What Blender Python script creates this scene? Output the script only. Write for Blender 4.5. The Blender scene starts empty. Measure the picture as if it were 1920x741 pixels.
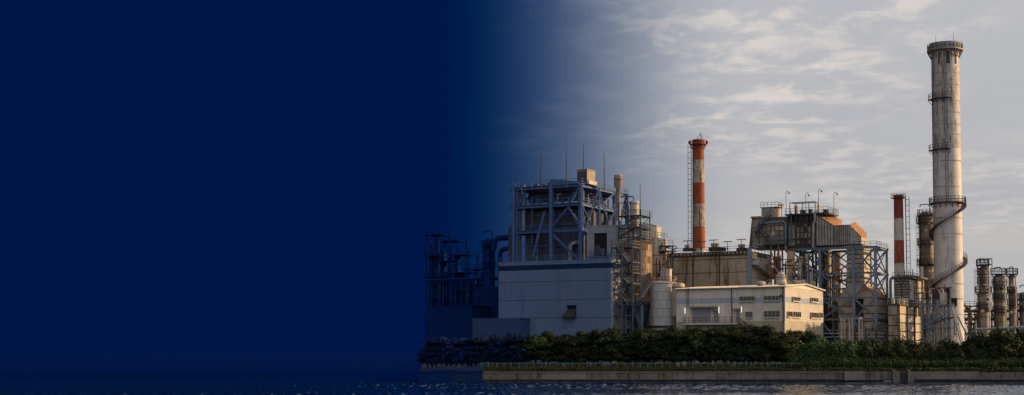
import bpy, math, random
from mathutils import Vector, Matrix, noise as mnoise
random.seed(7)
R = math.radians
SC = bpy.context.scene
COL = SC.collection

# ------------------------------------------------------------------ camera
FPX, PITCH, HCAM, HORIZON = 2600.0, R(3.0), 5.0, 660.0
PP = HORIZON - FPX * math.tan(PITCH)            # row of the principal point (1920 x 741 photograph)
CT, ST = math.cos(PITCH), math.sin(PITCH)
cam = bpy.data.objects.new('camera', bpy.data.cameras.new('camera'))
COL.objects.link(cam)
cam.location = (0, 0, HCAM)
cam.rotation_euler = (R(90) + PITCH, 0, 0)
cam.data.sensor_width = 36.0
cam.data.lens = 36.0 * FPX / 1920
cam.data.shift_y = (PP - 370.5) / 1920
cam.data.clip_start = 1.0
cam.data.clip_end = 40000
SC.camera = cam

# ------------------------------------------------------------------ sun and sky
SUN_AZ, SUN_EL = R(83), R(16)                    # azimuth clockwise from the view direction
sd = bpy.data.lights.new('sun', 'SUN')
sd.energy, sd.angle, sd.color = 5.0, R(0.6), (1.0, 0.66, 0.33)
sun = bpy.data.objects.new('sun', sd); COL.objects.link(sun)
svec = Vector((math.sin(SUN_AZ) * math.cos(SUN_EL), math.cos(SUN_AZ) * math.cos(SUN_EL), math.sin(SUN_EL)))
sun.rotation_euler = svec.to_track_quat('Z', 'Y').to_euler()
sun.location = (200, 100, 120)

W = bpy.data.worlds.new('World'); SC.world = W
W.use_nodes = True
nt = W.node_tree; nt.nodes.clear()
def N(t, tree=None, **kw):
    n = (tree or nt).nodes.new(t)
    for k, v in kw.items(): setattr(n, k, v)
    return n
def build_world():
    L = nt.links.new
    out = N('ShaderNodeOutputWorld'); bg = N('ShaderNodeBackground'); L(bg.outputs[0], out.inputs[0])
    tc = N('ShaderNodeTexCoord'); sep = N('ShaderNodeSeparateXYZ'); L(tc.outputs['Generated'], sep.inputs[0])
    def M(op, a, b=None, c=None, clamp=False):
        n = N('ShaderNodeMath', operation=op); n.use_clamp = clamp
        for i, v in enumerate((a, b, c)):
            if v is None: continue
            if isinstance(v, (int, float)): n.inputs[i].default_value = v
            else: L(v, n.inputs[i])
        return n.outputs[0]
    def MR(v, a, b, smooth=True, c=0.0, d=1.0):
        n = N('ShaderNodeMapRange', interpolation_type='SMOOTHSTEP' if smooth else 'LINEAR')
        L(v, n.inputs[0]); n.inputs[1].default_value = a; n.inputs[2].default_value = b
        n.inputs[3].default_value = c; n.inputs[4].default_value = d
        return n.outputs[0]
    def MIX(f, a, b):
        n = N('ShaderNodeMix', data_type='RGBA')
        for sock, v in ((n.inputs[0], f), (n.inputs[6], a), (n.inputs[7], b)):
            if isinstance(v, float): sock.default_value = v
            elif isinstance(v, tuple): sock.default_value = (*v, 1)
            else: L(v, sock)
        return n.outputs[2]
    x, y, z = sep.outputs
    az = M('ARCTAN2', x, y)
    sky = N('ShaderNodeTexSky', sky_type='NISHITA'); sky.sun_disc = False
    sky.sun_elevation = SUN_EL; sky.sun_rotation = SUN_AZ; sky.air_density = 1.0; sky.dust_density = 2.0
    nish = N('ShaderNodeVectorMath', operation='SCALE'); L(sky.outputs[0], nish.inputs[0]); nish.inputs['Scale'].default_value = 0.07
    # veil of thin overcast: cool grey, a little warmer and paler low down
    zc = M('MAXIMUM', z, 0.0)
    base = MIX(MR(zc, 0.0, 0.22), (0.535, 0.515, 0.51), (0.475, 0.477, 0.50))
    base = MIX(0.12, base, nish.outputs[0])
    # cloud layer projected on a plane overhead
    inv = M('DIVIDE', 1.0, M('ADD', zc, 0.07))
    comb = N('ShaderNodeCombineXYZ'); L(M('MULTIPLY', x, inv), comb.inputs[0]); L(M('MULTIPLY', y, inv), comb.inputs[1])
    def noise(sc, sx, sy, det, ro, off):
        mp = N('ShaderNodeMapping'); L(comb.outputs[0], mp.inputs[0])
        mp.inputs['Scale'].default_value = (sx, sy, 1); mp.inputs['Location'].default_value = off
        n = N('ShaderNodeTexNoise'); L(mp.outputs[0], n.inputs[0])
        n.inputs['Scale'].default_value = sc; n.inputs['Detail'].default_value = det; n.inputs['Roughness'].default_value = ro
        n.inputs['Distortion'].default_value = 0.3
        return n.outputs[0]
    big = noise(0.75, 1.0, 0.8, 2, 0.5, (1.35, 2.1, 0))
    rip = noise(7.5, 1.0, 0.8, 6, 0.58, (0.4, 8.3, 0))
    fine = noise(14.0, 0.8, 1.0, 4, 0.6, (5.0, 2.2, 0))
    low = MR(zc, 0.03, 0.17, True, 0.25, 1.0)
    c = M('MULTIPLY', MR(rip, 0.42, 0.66), MR(big, 0.42, 0.60))
    c = M('MULTIPLY', c, M('ADD', 0.6, M('MULTIPLY', fine, 0.7)), clamp=True)
    base = MIX(M('MULTIPLY', M('MULTIPLY', c, low), 0.8), base, (0.72, 0.65, 0.595))
    dk = M('MULTIPLY', MR(noise(1.3, 0.7, 0.7, 4, 0.55, (9.2, 4.4, 0)), 0.42, 0.75), 0.40)
    base = MIX(dk, base, (0.36, 0.385, 0.455))
    up = N('ShaderNodeVectorMath', operation='SCALE'); L(base, up.inputs[0]); L(M('ADD', 1.0, M('MULTIPLY', zc, 0.45)), up.inputs['Scale'])
    # navy fade laid over the left part of the sky
    lit = MR(az, -0.062, 0.172)
    back = MR(az, -1.95, -2.2)
    navy_fade = M('SUBTRACT', 1.0, M('MAXIMUM', lit, back), clamp=True)
    g1 = N('ShaderNodeGamma'); L(up.outputs[0], g1.inputs[0]); g1.inputs[1].default_value = 1 / 2.2
    mixd = MIX(navy_fade, g1.outputs[0], (0.005, 0.113, 0.288))
    g2 = N('ShaderNodeGamma'); L(mixd, g2.inputs[0]); g2.inputs[1].default_value = 2.2
    L(g2.outputs[0], bg.inputs[0]); bg.inputs[1].default_value = 1.0
build_world()
vs = SC.view_settings
vs.view_transform = 'Standard'; vs.look = 'None'; vs.exposure = 0.0; vs.gamma = 1.0; vs.use_curve_mapping = False
SC.cycles.max_bounces = 6; SC.cycles.transparent_max_bounces = 6

# ------------------------------------------------------------------ materials
MATS = {}
def mat(name, base, dark=None, rust=None, dirt=0.5, streak=0.0, sc=0.5, rough=0.7, metal=0.0, bump=0.15, spec=0.3, rustcol2=None, lo=0.52, hi=0.7):
    """painted / bare surface with blotchy dirt, vertical rust or water streaks and a fine relief"""
    if name in MATS: return MATS[name]
    m = bpy.data.materials.new(name); m.use_nodes = True; t = m.node_tree; t.nodes.clear(); L = t.links.new
    out = N('ShaderNodeOutputMaterial', t); b = N('ShaderNodeBsdfPrincipled', t); L(b.outputs[0], out.inputs[0])
    b.inputs['Roughness'].default_value = rough; b.inputs['Metallic'].default_value = metal
    b.inputs['Specular IOR Level'].default_value = spec
    g = N('ShaderNodeNewGeometry', t)
    def noise(scale, vec, det=4, ro=0.6):
        mp = N('ShaderNodeMapping', t); L(g.outputs['Position'], mp.inputs[0]); mp.inputs['Scale'].default_value = vec
        n = N('ShaderNodeTexNoise', t); L(mp.outputs[0], n.inputs[0])
        n.inputs['Scale'].default_value = scale; n.inputs['Detail'].default_value = det; n.inputs['Roughness'].default_value = ro
        return n.outputs[0]
    def mr(v, a, c, d=0.0, e=1.0):
        n = N('ShaderNodeMapRange', t, interpolation_type='SMOOTHSTEP'); L(v, n.inputs[0])
        n.inputs[1].default_value = a; n.inputs[2].default_value = c; n.inputs[3].default_value = d; n.inputs[4].default_value = e
        return n.outputs[0]
    def mix(f, a, c):
        n = N('ShaderNodeMix', t, data_type='RGBA')
        L(f, n.inputs[0])
        for s, v in ((n.inputs[6], a), (n.inputs[7], c)):
            if isinstance(v, tuple): s.default_value = (*v, 1)
            else: L(v, s)
        return n.outputs[2]
    dark = dark or tuple(c * 0.55 for c in base)
    col = mix(mr(noise(sc, (1, 1, 1), 6, 0.65), 0.35, 0.72, 0, dirt), base, dark)
    if rust:
        col = mix(mr(noise(sc * 1.7, (1.3, 1.3, 0.13), 5, 0.7), lo, hi, 0, streak), col, rust)
        if rustcol2: col = mix(mr(noise(sc * 3.1, (1, 1, 0.5), 6, 0.75), lo + 0.04, hi + 0.02, 0, streak), col, rustcol2)
    L(col, b.inputs['Base Color'])
    if bump:
        bp = N('ShaderNodeBump', t); bp.inputs['Strength'].default_value = bump; bp.inputs['Distance'].default_value = 0.05
        L(noise(5.0, (1, 1, 1), 4, 0.6), bp.inputs['Height']); L(bp.outputs[0], b.inputs['Normal'])
    MATS[name] = m
    return m
RUST = (0.20, 0.085, 0.035); DKRUST = (0.06, 0.035, 0.025)
steel = mat('steel_blue_paint', (0.20, 0.265, 0.345), (0.12, 0.15, 0.19), RUST, 0.6, 0.5, 0.7, 0.6)
steel_d = mat('steel_dark_blue_paint', (0.07, 0.09, 0.12), (0.03, 0.04, 0.05), RUST, 0.6, 0.4, 0.7, 0.6)
steel_m = mat('steel_mid_blue_paint', (0.105, 0.135, 0.18), (0.06, 0.075, 0.10), RUST, 0.6, 0.55, 0.7, 0.6)
steel_n = mat('steel_blue_navy_fade', (0.075, 0.145, 0.32), (0.045, 0.09, 0.21), (0.07, 0.06, 0.08), 0.5, 0.35, 0.6, 0.6)  # blue grey steel with the left-side navy fade mixed into its colour
navy = mat('navy_fade_deep', (0.004, 0.027, 0.135), (0.003, 0.022, 0.115), None, 0.6, 0, 0.5, 0.9, spec=0.02)  # navy fade painted into the colour, so left-end parts melt into the sky
navy2 = mat('navy_fade_soft', (0.006, 0.032, 0.155), (0.005, 0.027, 0.135), None, 0.6, 0, 0.3, 0.9, spec=0.02)  # softer step of the painted-in navy fade, for sheds, pipes and trunks
rail_m = mat('galvanised_rail', (0.16, 0.16, 0.17), (0.07, 0.06, 0.06), RUST, 0.6, 0.4, 0.8, 0.6)
stair_m = mat('brown_grey_stair_steel', (0.14, 0.10, 0.095), (0.07, 0.055, 0.055), RUST, 0.6, 0.4, 0.8, 0.7)
rail_red = mat('red_brown_rail', (0.26, 0.09, 0.06), (0.12, 0.05, 0.04), RUST, 0.5, 0.4, 0.8, 0.6)
black = mat('black_and_shade', (0.018, 0.018, 0.02), (0.01, 0.01, 0.012), None, 0.5, 0, 1, 0.9)  # black parts, also shade painted into openings and flue mouths
dark = mat('dark_sheet', (0.05, 0.05, 0.055), (0.025, 0.025, 0.03), RUST, 0.6, 0.35, 0.6, 0.8)
g_white = mat('cream_cladding', (0.79, 0.72, 0.61), (0.64, 0.57, 0.47), (0.40, 0.31, 0.21), 0.6, 0.4, 0.45, 0.55, bump=0.03)
g_blue = mat('pale_blue_cladding', (0.47, 0.51, 0.60), (0.40, 0.43, 0.50), (0.36, 0.34, 0.33), 0.4, 0.2, 0.35, 0.55, bump=0.03)
roof_c = mat('cream_roof_sheet', (0.55, 0.50, 0.43), (0.40, 0.36, 0.30), (0.3, 0.2, 0.12), 0.6, 0.4, 0.5, 0.6)
plinth_m = mat('plinth_concrete', (0.50, 0.43, 0.33), (0.33, 0.28, 0.22), (0.22, 0.18, 0.14), 0.6, 0.5, 0.4, 0.9)
hall_m = mat('hall_cladding_navy_fade', (0.145, 0.207, 0.355), (0.12, 0.177, 0.315), (0.088, 0.125, 0.225), 0.7, 0.5, 0.2, 0.6, bump=0.03)  # pale cladding with part of the left-side navy fade in its colour
annex_m = mat('annex_cladding_navy_fade', (0.036, 0.075, 0.20), (0.03, 0.062, 0.175), None, 0.5, 0, 0.12, 0.7, bump=0.03)  # annex cladding, more of the navy fade put into the colour
hall_b = mat('slate_blue_band', (0.012, 0.036, 0.088), (0.010, 0.031, 0.078), None, 0.4, 0, 0.3, 0.6, bump=0.03, spec=0.05)
block_m = mat('grey_white_sheet', (0.33, 0.34, 0.38), (0.26, 0.26, 0.30), (0.24, 0.20, 0.18), 0.5, 0.35, 0.3, 0.6, bump=0.05)
boil_m = mat('boiler_casing', (0.075, 0.085, 0.125), (0.04, 0.045, 0.07), (0.10, 0.06, 0.04), 0.7, 0.6, 0.4, 0.8)
silo_m = mat('rusted_plate', (0.21, 0.125, 0.075), (0.085, 0.048, 0.032), (0.27, 0.12, 0.045), 0.8, 0.8, 0.6, 0.5, bump=0.3, rustcol2=DKRUST, spec=0.5)
silo_m2 = mat('rusted_plate_pale', (0.29, 0.20, 0.13), (0.13, 0.075, 0.045), (0.29, 0.13, 0.05), 0.8, 0.75, 0.6, 0.5, bump=0.3, rustcol2=DKRUST, spec=0.5)
tank_m = mat('tank_white_paint', (0.62, 0.61, 0.60), (0.50, 0.49, 0.47), (0.30, 0.24, 0.19), 0.5, 0.35, 0.35, 0.6, bump=0.08)
conc_m = mat('stained_concrete', (0.43, 0.365, 0.275), (0.31, 0.255, 0.18), (0.15, 0.08, 0.035), 0.8, 0.9, 0.42, 0.9, lo=0.51, hi=0.64)
conc_d = mat('dark_cornice', (0.09, 0.08, 0.07), (0.05, 0.045, 0.04), RUST, 0.6, 0.4, 0.5, 0.9)
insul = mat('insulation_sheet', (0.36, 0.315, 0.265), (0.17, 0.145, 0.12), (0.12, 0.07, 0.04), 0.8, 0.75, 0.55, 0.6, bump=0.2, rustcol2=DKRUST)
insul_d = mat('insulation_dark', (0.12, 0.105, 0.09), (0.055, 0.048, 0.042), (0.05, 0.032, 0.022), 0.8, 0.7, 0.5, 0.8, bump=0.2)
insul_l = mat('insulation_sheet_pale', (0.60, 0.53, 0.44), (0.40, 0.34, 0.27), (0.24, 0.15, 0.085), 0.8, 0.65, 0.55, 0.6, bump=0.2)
duct_m = mat('duct_grey_sheet', (0.40, 0.38, 0.35), (0.23, 0.21, 0.19), (0.15, 0.09, 0.05), 0.8, 0.6, 0.5, 0.6, bump=0.1)
rust_roof = mat('rusted_roof_sheet', (0.48, 0.25, 0.12), (0.32, 0.15, 0.07), (0.17, 0.07, 0.035), 0.8, 0.6, 0.7, 0.8)
rust_m = mat('rusty_steel', (0.24, 0.10, 0.045), (0.11, 0.05, 0.03), DKRUST, 0.7, 0.5, 0.6, 0.8)
beige = mat('beige_tank_paint', (0.52, 0.42, 0.29), (0.36, 0.28, 0.19), (0.24, 0.13, 0.06), 0.6, 0.6, 0.4, 0.6)
ch_red = mat('chimney_red', (0.36, 0.09, 0.042), (0.25, 0.062, 0.034), (0.075, 0.035, 0.028), 0.8, 0.8, 0.9, 0.85, lo=0.5, hi=0.66)
ch_dred = mat('chimney_dull_red', (0.26, 0.06, 0.035), (0.15, 0.04, 0.028), (0.07, 0.03, 0.025), 0.7, 0.6, 0.5, 0.8)
ch_wht = mat('chimney_peeling_white', (0.62, 0.54, 0.44), (0.40, 0.28, 0.19), (0.17, 0.065, 0.04), 0.8, 0.95, 1.3, 0.85, rustcol2=(0.07, 0.04, 0.03), lo=0.46, hi=0.60)
ch_wht2 = mat('chimney_grey_white', (0.56, 0.52, 0.47), (0.44, 0.39, 0.33), (0.28, 0.15, 0.08), 0.6, 0.6, 0.5, 0.8, lo=0.56, hi=0.68)
ch_org = mat('chimney_orange_red', (0.35, 0.105, 0.042), (0.27, 0.078, 0.035), (0.16, 0.05, 0.03), 0.6, 0.5, 0.7, 0.85)
tall_m = mat('tall_stack_paint', (0.70, 0.665, 0.63), (0.50, 0.465, 0.43), (0.29, 0.175, 0.095), 0.7, 0.75, 0.5, 0.6, bump=0.1, lo=0.53, hi=0.68, rustcol2=(0.18, 0.085, 0.045))
tall_top = mat('tall_stack_sooty', (0.63, 0.595, 0.56), (0.42, 0.385, 0.355), (0.21, 0.11, 0.06), 0.8, 0.85, 0.65, 0.7, bump=0.1, rustcol2=(0.085, 0.045, 0.03), lo=0.50, hi=0.64)
seam_m = mat('rusted_weld_seam', (0.34, 0.23, 0.15), (0.55, 0.51, 0.47), (0.17, 0.08, 0.045), 1.0, 0.7, 1.1, 0.8, bump=0.2)
col_m = mat('column_insulation', (0.27, 0.235, 0.20), (0.12, 0.10, 0.085), (0.15, 0.07, 0.035), 0.8, 0.75, 0.6, 0.6, bump=0.25, rustcol2=DKRUST)
pipe_m = mat('pale_pipe', (0.36, 0.37, 0.38), (0.22, 0.22, 0.22), RUST, 0.5, 0.4, 0.6, 0.5)
pipe_b = mat('blue_pipe', (0.20, 0.29, 0.37), (0.12, 0.17, 0.22), RUST, 0.5, 0.35, 0.6, 0.5)
wallc = mat('sea_wall_concrete', (0.185, 0.16, 0.13), (0.10, 0.088, 0.072), (0.045, 0.037, 0.03), 0.9, 0.85, 0.8, 0.9, bump=0.3, lo=0.48, hi=0.66)
wallc_n = mat('sea_wall_navy_fade', (0.014, 0.034, 0.10), (0.01, 0.027, 0.085), None, 0.8, 0, 0.35, 0.9, bump=0.3, spec=0.02)  # concrete with the left-end navy fade painted into its colour
wallc2 = mat('sea_wall_concrete_pale', (0.22, 0.197, 0.165), (0.14, 0.125, 0.102), (0.075, 0.062, 0.05), 0.9, 0.7, 0.45, 0.9, bump=0.3)
algae = mat('tide_line_algae', (0.022, 0.021, 0.018), (0.012, 0.012, 0.010), None, 0.8, 0, 0.8, 0.8, bump=0.4)
fence_m = mat('fence_green_paint', (0.10, 0.27, 0.235), (0.07, 0.19, 0.165), None, 0.5, 0, 0.8, 0.6)
soil = mat('soil', (0.05, 0.042, 0.03), (0.03, 0.03, 0.018), None, 0.8, 0, 0.4, 0.95, bump=0.5)
bark = mat('bark', (0.085, 0.07, 0.055), (0.04, 0.034, 0.028), None, 0.8, 0, 2.0, 0.95, bump=0.6)
white_p = mat('white_paint', (0.78, 0.77, 0.74), (0.62, 0.60, 0.56), (0.4, 0.3, 0.2), 0.4, 0.3, 0.6, 0.5)
redlamp = mat('red_lamp_housing', (0.45, 0.03, 0.02), (0.3, 0.02, 0.02), None, 0.3, 0, 1, 0.4)
def glass_mat():
    m = bpy.data.materials.new('window_glass'); m.use_nodes = True
    b = m.node_tree.nodes['Principled BSDF']
    b.inputs['Base Color'].default_value = (0.035, 0.035, 0.035, 1); b.inputs['Roughness'].default_value = 0.08
    b.inputs['Specular IOR Level'].default_value = 0.6
    return m
glass = glass_mat()
frame_m = mat('window_frame_aluminium', (0.42, 0.39, 0.33), (0.30, 0.27, 0.22), None, 0.4, 0, 1, 0.5)
def glow_mat():
    m = bpy.data.materials.new('glow_tube'); m.use_nodes = True
    b = m.node_tree.nodes['Principled BSDF']
    b.inputs['Emission Color'].default_value = (1, 0.95, 0.85, 1); b.inputs['Emission Strength'].default_value = 0.9  # weak glow given to the white tubes themselves
    return m
tube_m = glow_mat()
def leaf_mat(name, c1, c2, c3):
    m = bpy.data.materials.new(name); m.use_nodes = True; t = m.node_tree; t.nodes.clear(); L = t.links.new
    out = N('ShaderNodeOutputMaterial', t); d = N('ShaderNodeBsdfPrincipled', t); tr = N('ShaderNodeBsdfTranslucent', t); mx = N('ShaderNodeMixShader', t)
    g = N('ShaderNodeNewGeometry', t); n = N('ShaderNodeTexNoise', t); n.inputs['Scale'].default_value = 0.8; n.inputs['Detail'].default_value = 3
    L(g.outputs['Position'], n.inputs[0])
    r = N('ShaderNodeValToRGB', t); L(n.outputs[0], r.inputs[0])
    r.color_ramp.elements[0].position = 0.36; r.color_ramp.elements[0].color = (*c1, 1)
    r.color_ramp.elements[1].position = 0.66; r.color_ramp.elements[1].color = (*c3, 1)
    e = r.color_ramp.elements.new(0.5); e.color = (*c2, 1)
    L(r.outputs[0], d.inputs['Base Color']); L(r.outputs[0], tr.inputs[0]); d.inputs['Roughness'].default_value = 0.65
    d.inputs['Specular IOR Level'].default_value = 0.2
    mx.inputs[0].default_value = 0.25; L(d.outputs[0], mx.inputs[1]); L(tr.outputs[0], mx.inputs[2]); L(mx.outputs[0], out.inputs[0])
    return m
leaf_a = leaf_mat('leaf_dark_green', (0.013, 0.024, 0.009), (0.025, 0.040, 0.013), (0.052, 0.068, 0.018))
leaf_b = leaf_mat('leaf_olive_green', (0.018, 0.028, 0.010), (0.034, 0.047, 0.014), (0.070, 0.080, 0.022))
leaf_c = leaf_mat('leaf_fresh_green', (0.028, 0.060, 0.021), (0.054, 0.102, 0.032), (0.09, 0.145, 0.045))
leaf_e = leaf_mat('leaf_green_mid', (0.017, 0.034, 0.012), (0.034, 0.058, 0.019), (0.060, 0.090, 0.028))
leaf_n2 = leaf_mat('leaf_navy_fade', (0.003, 0.02, 0.095), (0.004, 0.030, 0.145), (0.005, 0.038, 0.18))  # leaves with the full navy fade painted in, for the left end
leaf_n = leaf_mat('leaf_part_navy_fade', (0.004, 0.018, 0.060), (0.006, 0.028, 0.095), (0.010, 0.038, 0.12))  # partly faded leaves, less navy painted into the colour
leaf_d = leaf_mat('leaf_reddish_green', (0.035, 0.032, 0.018), (0.065, 0.050, 0.024), (0.10, 0.07, 0.035))
grass_m = leaf_mat('grass_blade', (0.010, 0.020, 0.008), (0.018, 0.032, 0.011), (0.034, 0.046, 0.016))
vine_m = leaf_mat('vine_leaf', (0.018, 0.036, 0.010), (0.034, 0.062, 0.015), (0.062, 0.092, 0.022))

# ------------------------------------------------------------------ frames: plant grid in which things stand
GZ = 2.4
class Fr:
    def __init__(s, px, Y, rot=-29.0, z0=GZ):
        s.a = R(rot); s.u = (math.cos(s.a), math.sin(s.a)); s.v = (-math.sin(s.a), math.cos(s.a))
        s.z0 = z0; s.O = ((px - 960) / FPX * (Y * CT + (z0 - HCAM) * ST), Y, z0)
    def X(s, px, y=0.0, z=15.0):
        k = (px - 960) / FPX
        return (k * ((s.O[1] + s.v[1] * y) * CT + (z + s.z0 - HCAM) * ST) - s.O[0] - s.v[0] * y) / (s.u[0] - k * s.u[1] * CT)
    def Y(s, px, x=0.0, z=15.0):
        k = (px - 960) / FPX
        return (k * ((s.O[1] + s.u[1] * x) * CT + (z + s.z0 - HCAM) * ST) - s.O[0] - s.u[0] * x) / (s.v[0] - k * s.v[1] * CT)
    def Z(s, py, x=0.0, y=0.0):
        wy = s.O[1] + s.u[1] * x + s.v[1] * y
        m = -(py - PP) / FPX
        return wy * (m * CT + ST) / (CT - m * ST) + HCAM - s.z0
    def scale(s): return s.O[1] / FPX
# ------------------------------------------------------------------ builders
def link(o, parent=None):
    COL.objects.link(o)
    if parent: o.parent = parent
    return o
def tag(o, label, cat, group=None):
    o['label'] = label; o['category'] = cat
    if group: o['group'] = group
    return o
def thing(name, fr, label, cat, group=None):
    o = bpy.data.objects.new(name, None); o.empty_display_size = 1
    o.location = fr.O; o.rotation_euler = (0, 0, fr.a)
    return tag(link(o), label, cat, group)
class MB:
    def __init__(s): s.v = []; s.f = []
    def add(s, vs, fs):
        n = len(s.v); s.v += [tuple(p) for p in vs]; s.f += [tuple(i + n for i in f) for f in fs]; return s
    def box(s, x0, x1, y0, y1, z0, z1):
        return s.add([(x0,y0,z0),(x1,y0,z0),(x1,y1,z0),(x0,y1,z0),(x0,y0,z1),(x1,y0,z1),(x1,y1,z1),(x0,y1,z1)],
                     [(0,3,2,1),(4,5,6,7),(0,1,5,4),(1,2,6,5),(2,3,7,6),(3,0,4,7)])
    def prism(s, pts, y0, y1):                   # polygon in x,z (counter-clockwise seen from -y) extruded along y
        n = len(pts)
        return s.add([(x, y0, z) for x, z in pts] + [(x, y1, z) for x, z in pts],
                     [tuple(range(n)), tuple(range(2*n-1, n-1, -1))] + [((i+1) % n, i, n+i, n+(i+1) % n) for i in range(n)])
    def prismx(s, pts, x0, x1):                  # polygon in y,z extruded along x
        n = len(pts)
        return s.add([(x1, y, z) for y, z in pts] + [(x0, y, z) for y, z in pts],
                     [tuple(range(n)), tuple(range(2*n-1, n-1, -1))] + [((i+1) % n, i, n+i, n+(i+1) % n) for i in range(n)])
    def frustum(s, a, za, b, zb):                # two rectangles (x0,x1,y0,y1) at heights za < zb
        return s.add([(a[0],a[2],za),(a[1],a[2],za),(a[1],a[3],za),(a[0],a[3],za),(b[0],b[2],zb),(b[1],b[2],zb),(b[1],b[3],zb),(b[0],b[3],zb)],
                     [(0,3,2,1),(4,5,6,7),(0,1,5,4),(1,2,6,5),(2,3,7,6),(3,0,4,7)])
    def tube(s, p, q, r, r2=None, n=6, phase=0.0):
        p, q = Vector(p), Vector(q); d = q - p
        if d.length < 1e-6: return s
        r2 = r if r2 is None else r2
        a = d.normalized().orthogonal() if abs(d.normalized().z) < 0.99 else Vector((1, 0, 0))
        if abs(d.normalized().z) < 0.99: a = d.cross(Vector((0, 0, 1))).normalized()
        b = d.normalized().cross(a)
        vs = []
        for c, rr in ((p, r), (q, r2)):
            for i in range(n):
                t = 2 * math.pi * i / n + phase
                vs.append(c + a * math.cos(t) * rr + b * math.sin(t) * rr)
        fs = [(i, (i+1) % n, n + (i+1) % n, n + i) for i in range(n)] + [tuple(range(n-1, -1, -1)), tuple(range(n, 2*n))]
        return s.add(vs, fs)
    def bar(s, p, q, w): return s.tube(p, q, w * 0.7071, n=4, phase=math.pi / 4)
    def path(s, pts, r, n=6):
        for a, b in zip(pts, pts[1:]): s.tube(a, b, r, n=n)
        return s
    def lathe(s, prof, n=24, cx=0, cy=0, a0=0.0, a1=2 * math.pi):
        full = abs(a1 - a0 - 2 * math.pi) < 1e-6; m = n if full else n + 1
        vs = [(cx + r * math.cos(a0 + (a1 - a0) * i / n), cy + r * math.sin(a0 + (a1 - a0) * i / n), z) for r, z in prof for i in range(m)]
        fs = []
        for k in range(len(prof) - 1):
            for i in range(n):
                j = (i + 1) % m
                fs.append((k*m + i, k*m + j, (k+1)*m + j, (k+1)*m + i))
        if full:
            if prof[0][0] > 1e-4: fs.append(tuple(range(n - 1, -1, -1)))
            if prof[-1][0] > 1e-4: fs.append(tuple((len(prof)-1)*m + i for i in range(n)))
        return s.add(vs, fs)
    def rail(s, pts, h=1.1, step=1.6, r=0.045):
        for a, b in zip(pts, pts[1:]):
            a, b = Vector(a), Vector(b); up = Vector((0, 0, h)); n = max(1, round((b - a).length / step))
            for hh in (1.0, 0.52): s.bar(a + up * hh, b + up * hh, r * 1.6)
            for i in range(n + 1):
                p = a.lerp(b, i / n); s.bar(p, p + up, r * 1.5)
        return s
    def ringrail(s, r, z, h=1.1, n=14, a0=0.0, a1=2*math.pi, w=0.07, cx=0, cy=0):
        P = [(cx + r*math.cos(a0+(a1-a0)*i/n), cy + r*math.sin(a0+(a1-a0)*i/n), z) for i in range(n+1)]
        for a, b in zip(P, P[1:]):
            for hh in (h, h * 0.5): s.bar((a[0], a[1], a[2]+hh), (b[0], b[1], b[2]+hh), w)
            s.bar(a, (a[0], a[1], a[2]+h), w)
        return s
    def mesh(s, name, m, smooth=False):
        me = bpy.data.meshes.new(name); me.from_pydata(s.v, [], s.f); me.materials.append(m)
        if smooth: me.polygons.foreach_set('use_smooth', [True] * len(me.polygons))
        return me
    def build(s, name, m, parent=None, smooth=False):
        me = s.mesh(name, m, smooth)
        if smooth:
            try: me.set_sharp_from_angle(angle=R(40))
            except Exception: pass
        return link(bpy.data.objects.new(name, me), parent)
UNIT = {}
def bar(name, p, q, w, m, parent, h=None):
    """one straight steel member: a shared unit section scaled along p-q"""
    key = m.name
    if key not in UNIT:
        b = MB()
        t = 0.16
        b.box(-.5, .5, -.5, -.5 + t, 0, 1); b.box(-.5, .5, .5 - t, .5, 0, 1); b.box(-t / 1.3, t / 1.3, -.5 + t, .5 - t, 0, 1)
        UNIT[key] = b.mesh('steel_member', m)
    p, q = Vector(p), Vector(q); d = q - p
    o = bpy.data.objects.new(name, UNIT[key])
    o.rotation_mode = 'QUATERNION'
    o.location = p; z = d.normalized()
    x = Vector((0, 0, 1)).cross(z) if abs(z.z) < 0.95 else Vector((1, 0, 0))
    x.normalize(); y = z.cross(x).normalized(); x = y.cross(z)
    o.rotation_quaternion = Matrix((x, y, z)).transposed().to_quaternion()
    o.scale = (w, h or w, d.length)
    return link(o, parent)
PCACHE = {}
def panel(name, m, parent, x, z, w, h, t=0.06, ribs=0, horiz=False, axis='f', off=0.0, rd=0.07):
    """one sheet proud of a wall: axis f stands on the plane y=off facing -y, axis s on the plane x=off facing +x"""
    key = (m.name, round(w, 2), round(h, 2), t, ribs, horiz, rd)
    if key not in PCACHE:
        b = MB()
        if not ribs: b.box(0, w, -t, 0.0, 0, h)
        else:
            S = h if horiz else w; p = S / ribs; prof = [(0, 0)]
            for i in range(ribs):
                prof += [(i*p + 0.02*p, -t), (i*p + p*0.62, -t), (i*p + p*0.70, -t - rd), (i*p + p*0.92, -t - rd), (i*p + 0.98*p, -t)]
            prof.append((S, 0)); n = len(prof)
            if horiz: vs = [(0, d, c) for c, d in prof] + [(w, d, c) for c, d in prof]
            else: vs = [(c, d, 0) for c, d in prof] + [(c, d, h) for c, d in prof]
            fs = [((i, n+i, n+i+1, i+1) if horiz else (i, i+1, n+i+1, n+i)) for i in range(n-1)]
            fs += [tuple(range(n)), tuple(range(2*n-1, n-1, -1))]
            b.add(vs, fs)
        PCACHE[key] = b.mesh(name, m)
    o = bpy.data.objects.new(name, PCACHE[key])
    if axis == 'f': o.location = (x, off, z)
    else: o.location = (off, x, z); o.rotation_euler = (0, 0, R(90))
    return link(o, parent)
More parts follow.
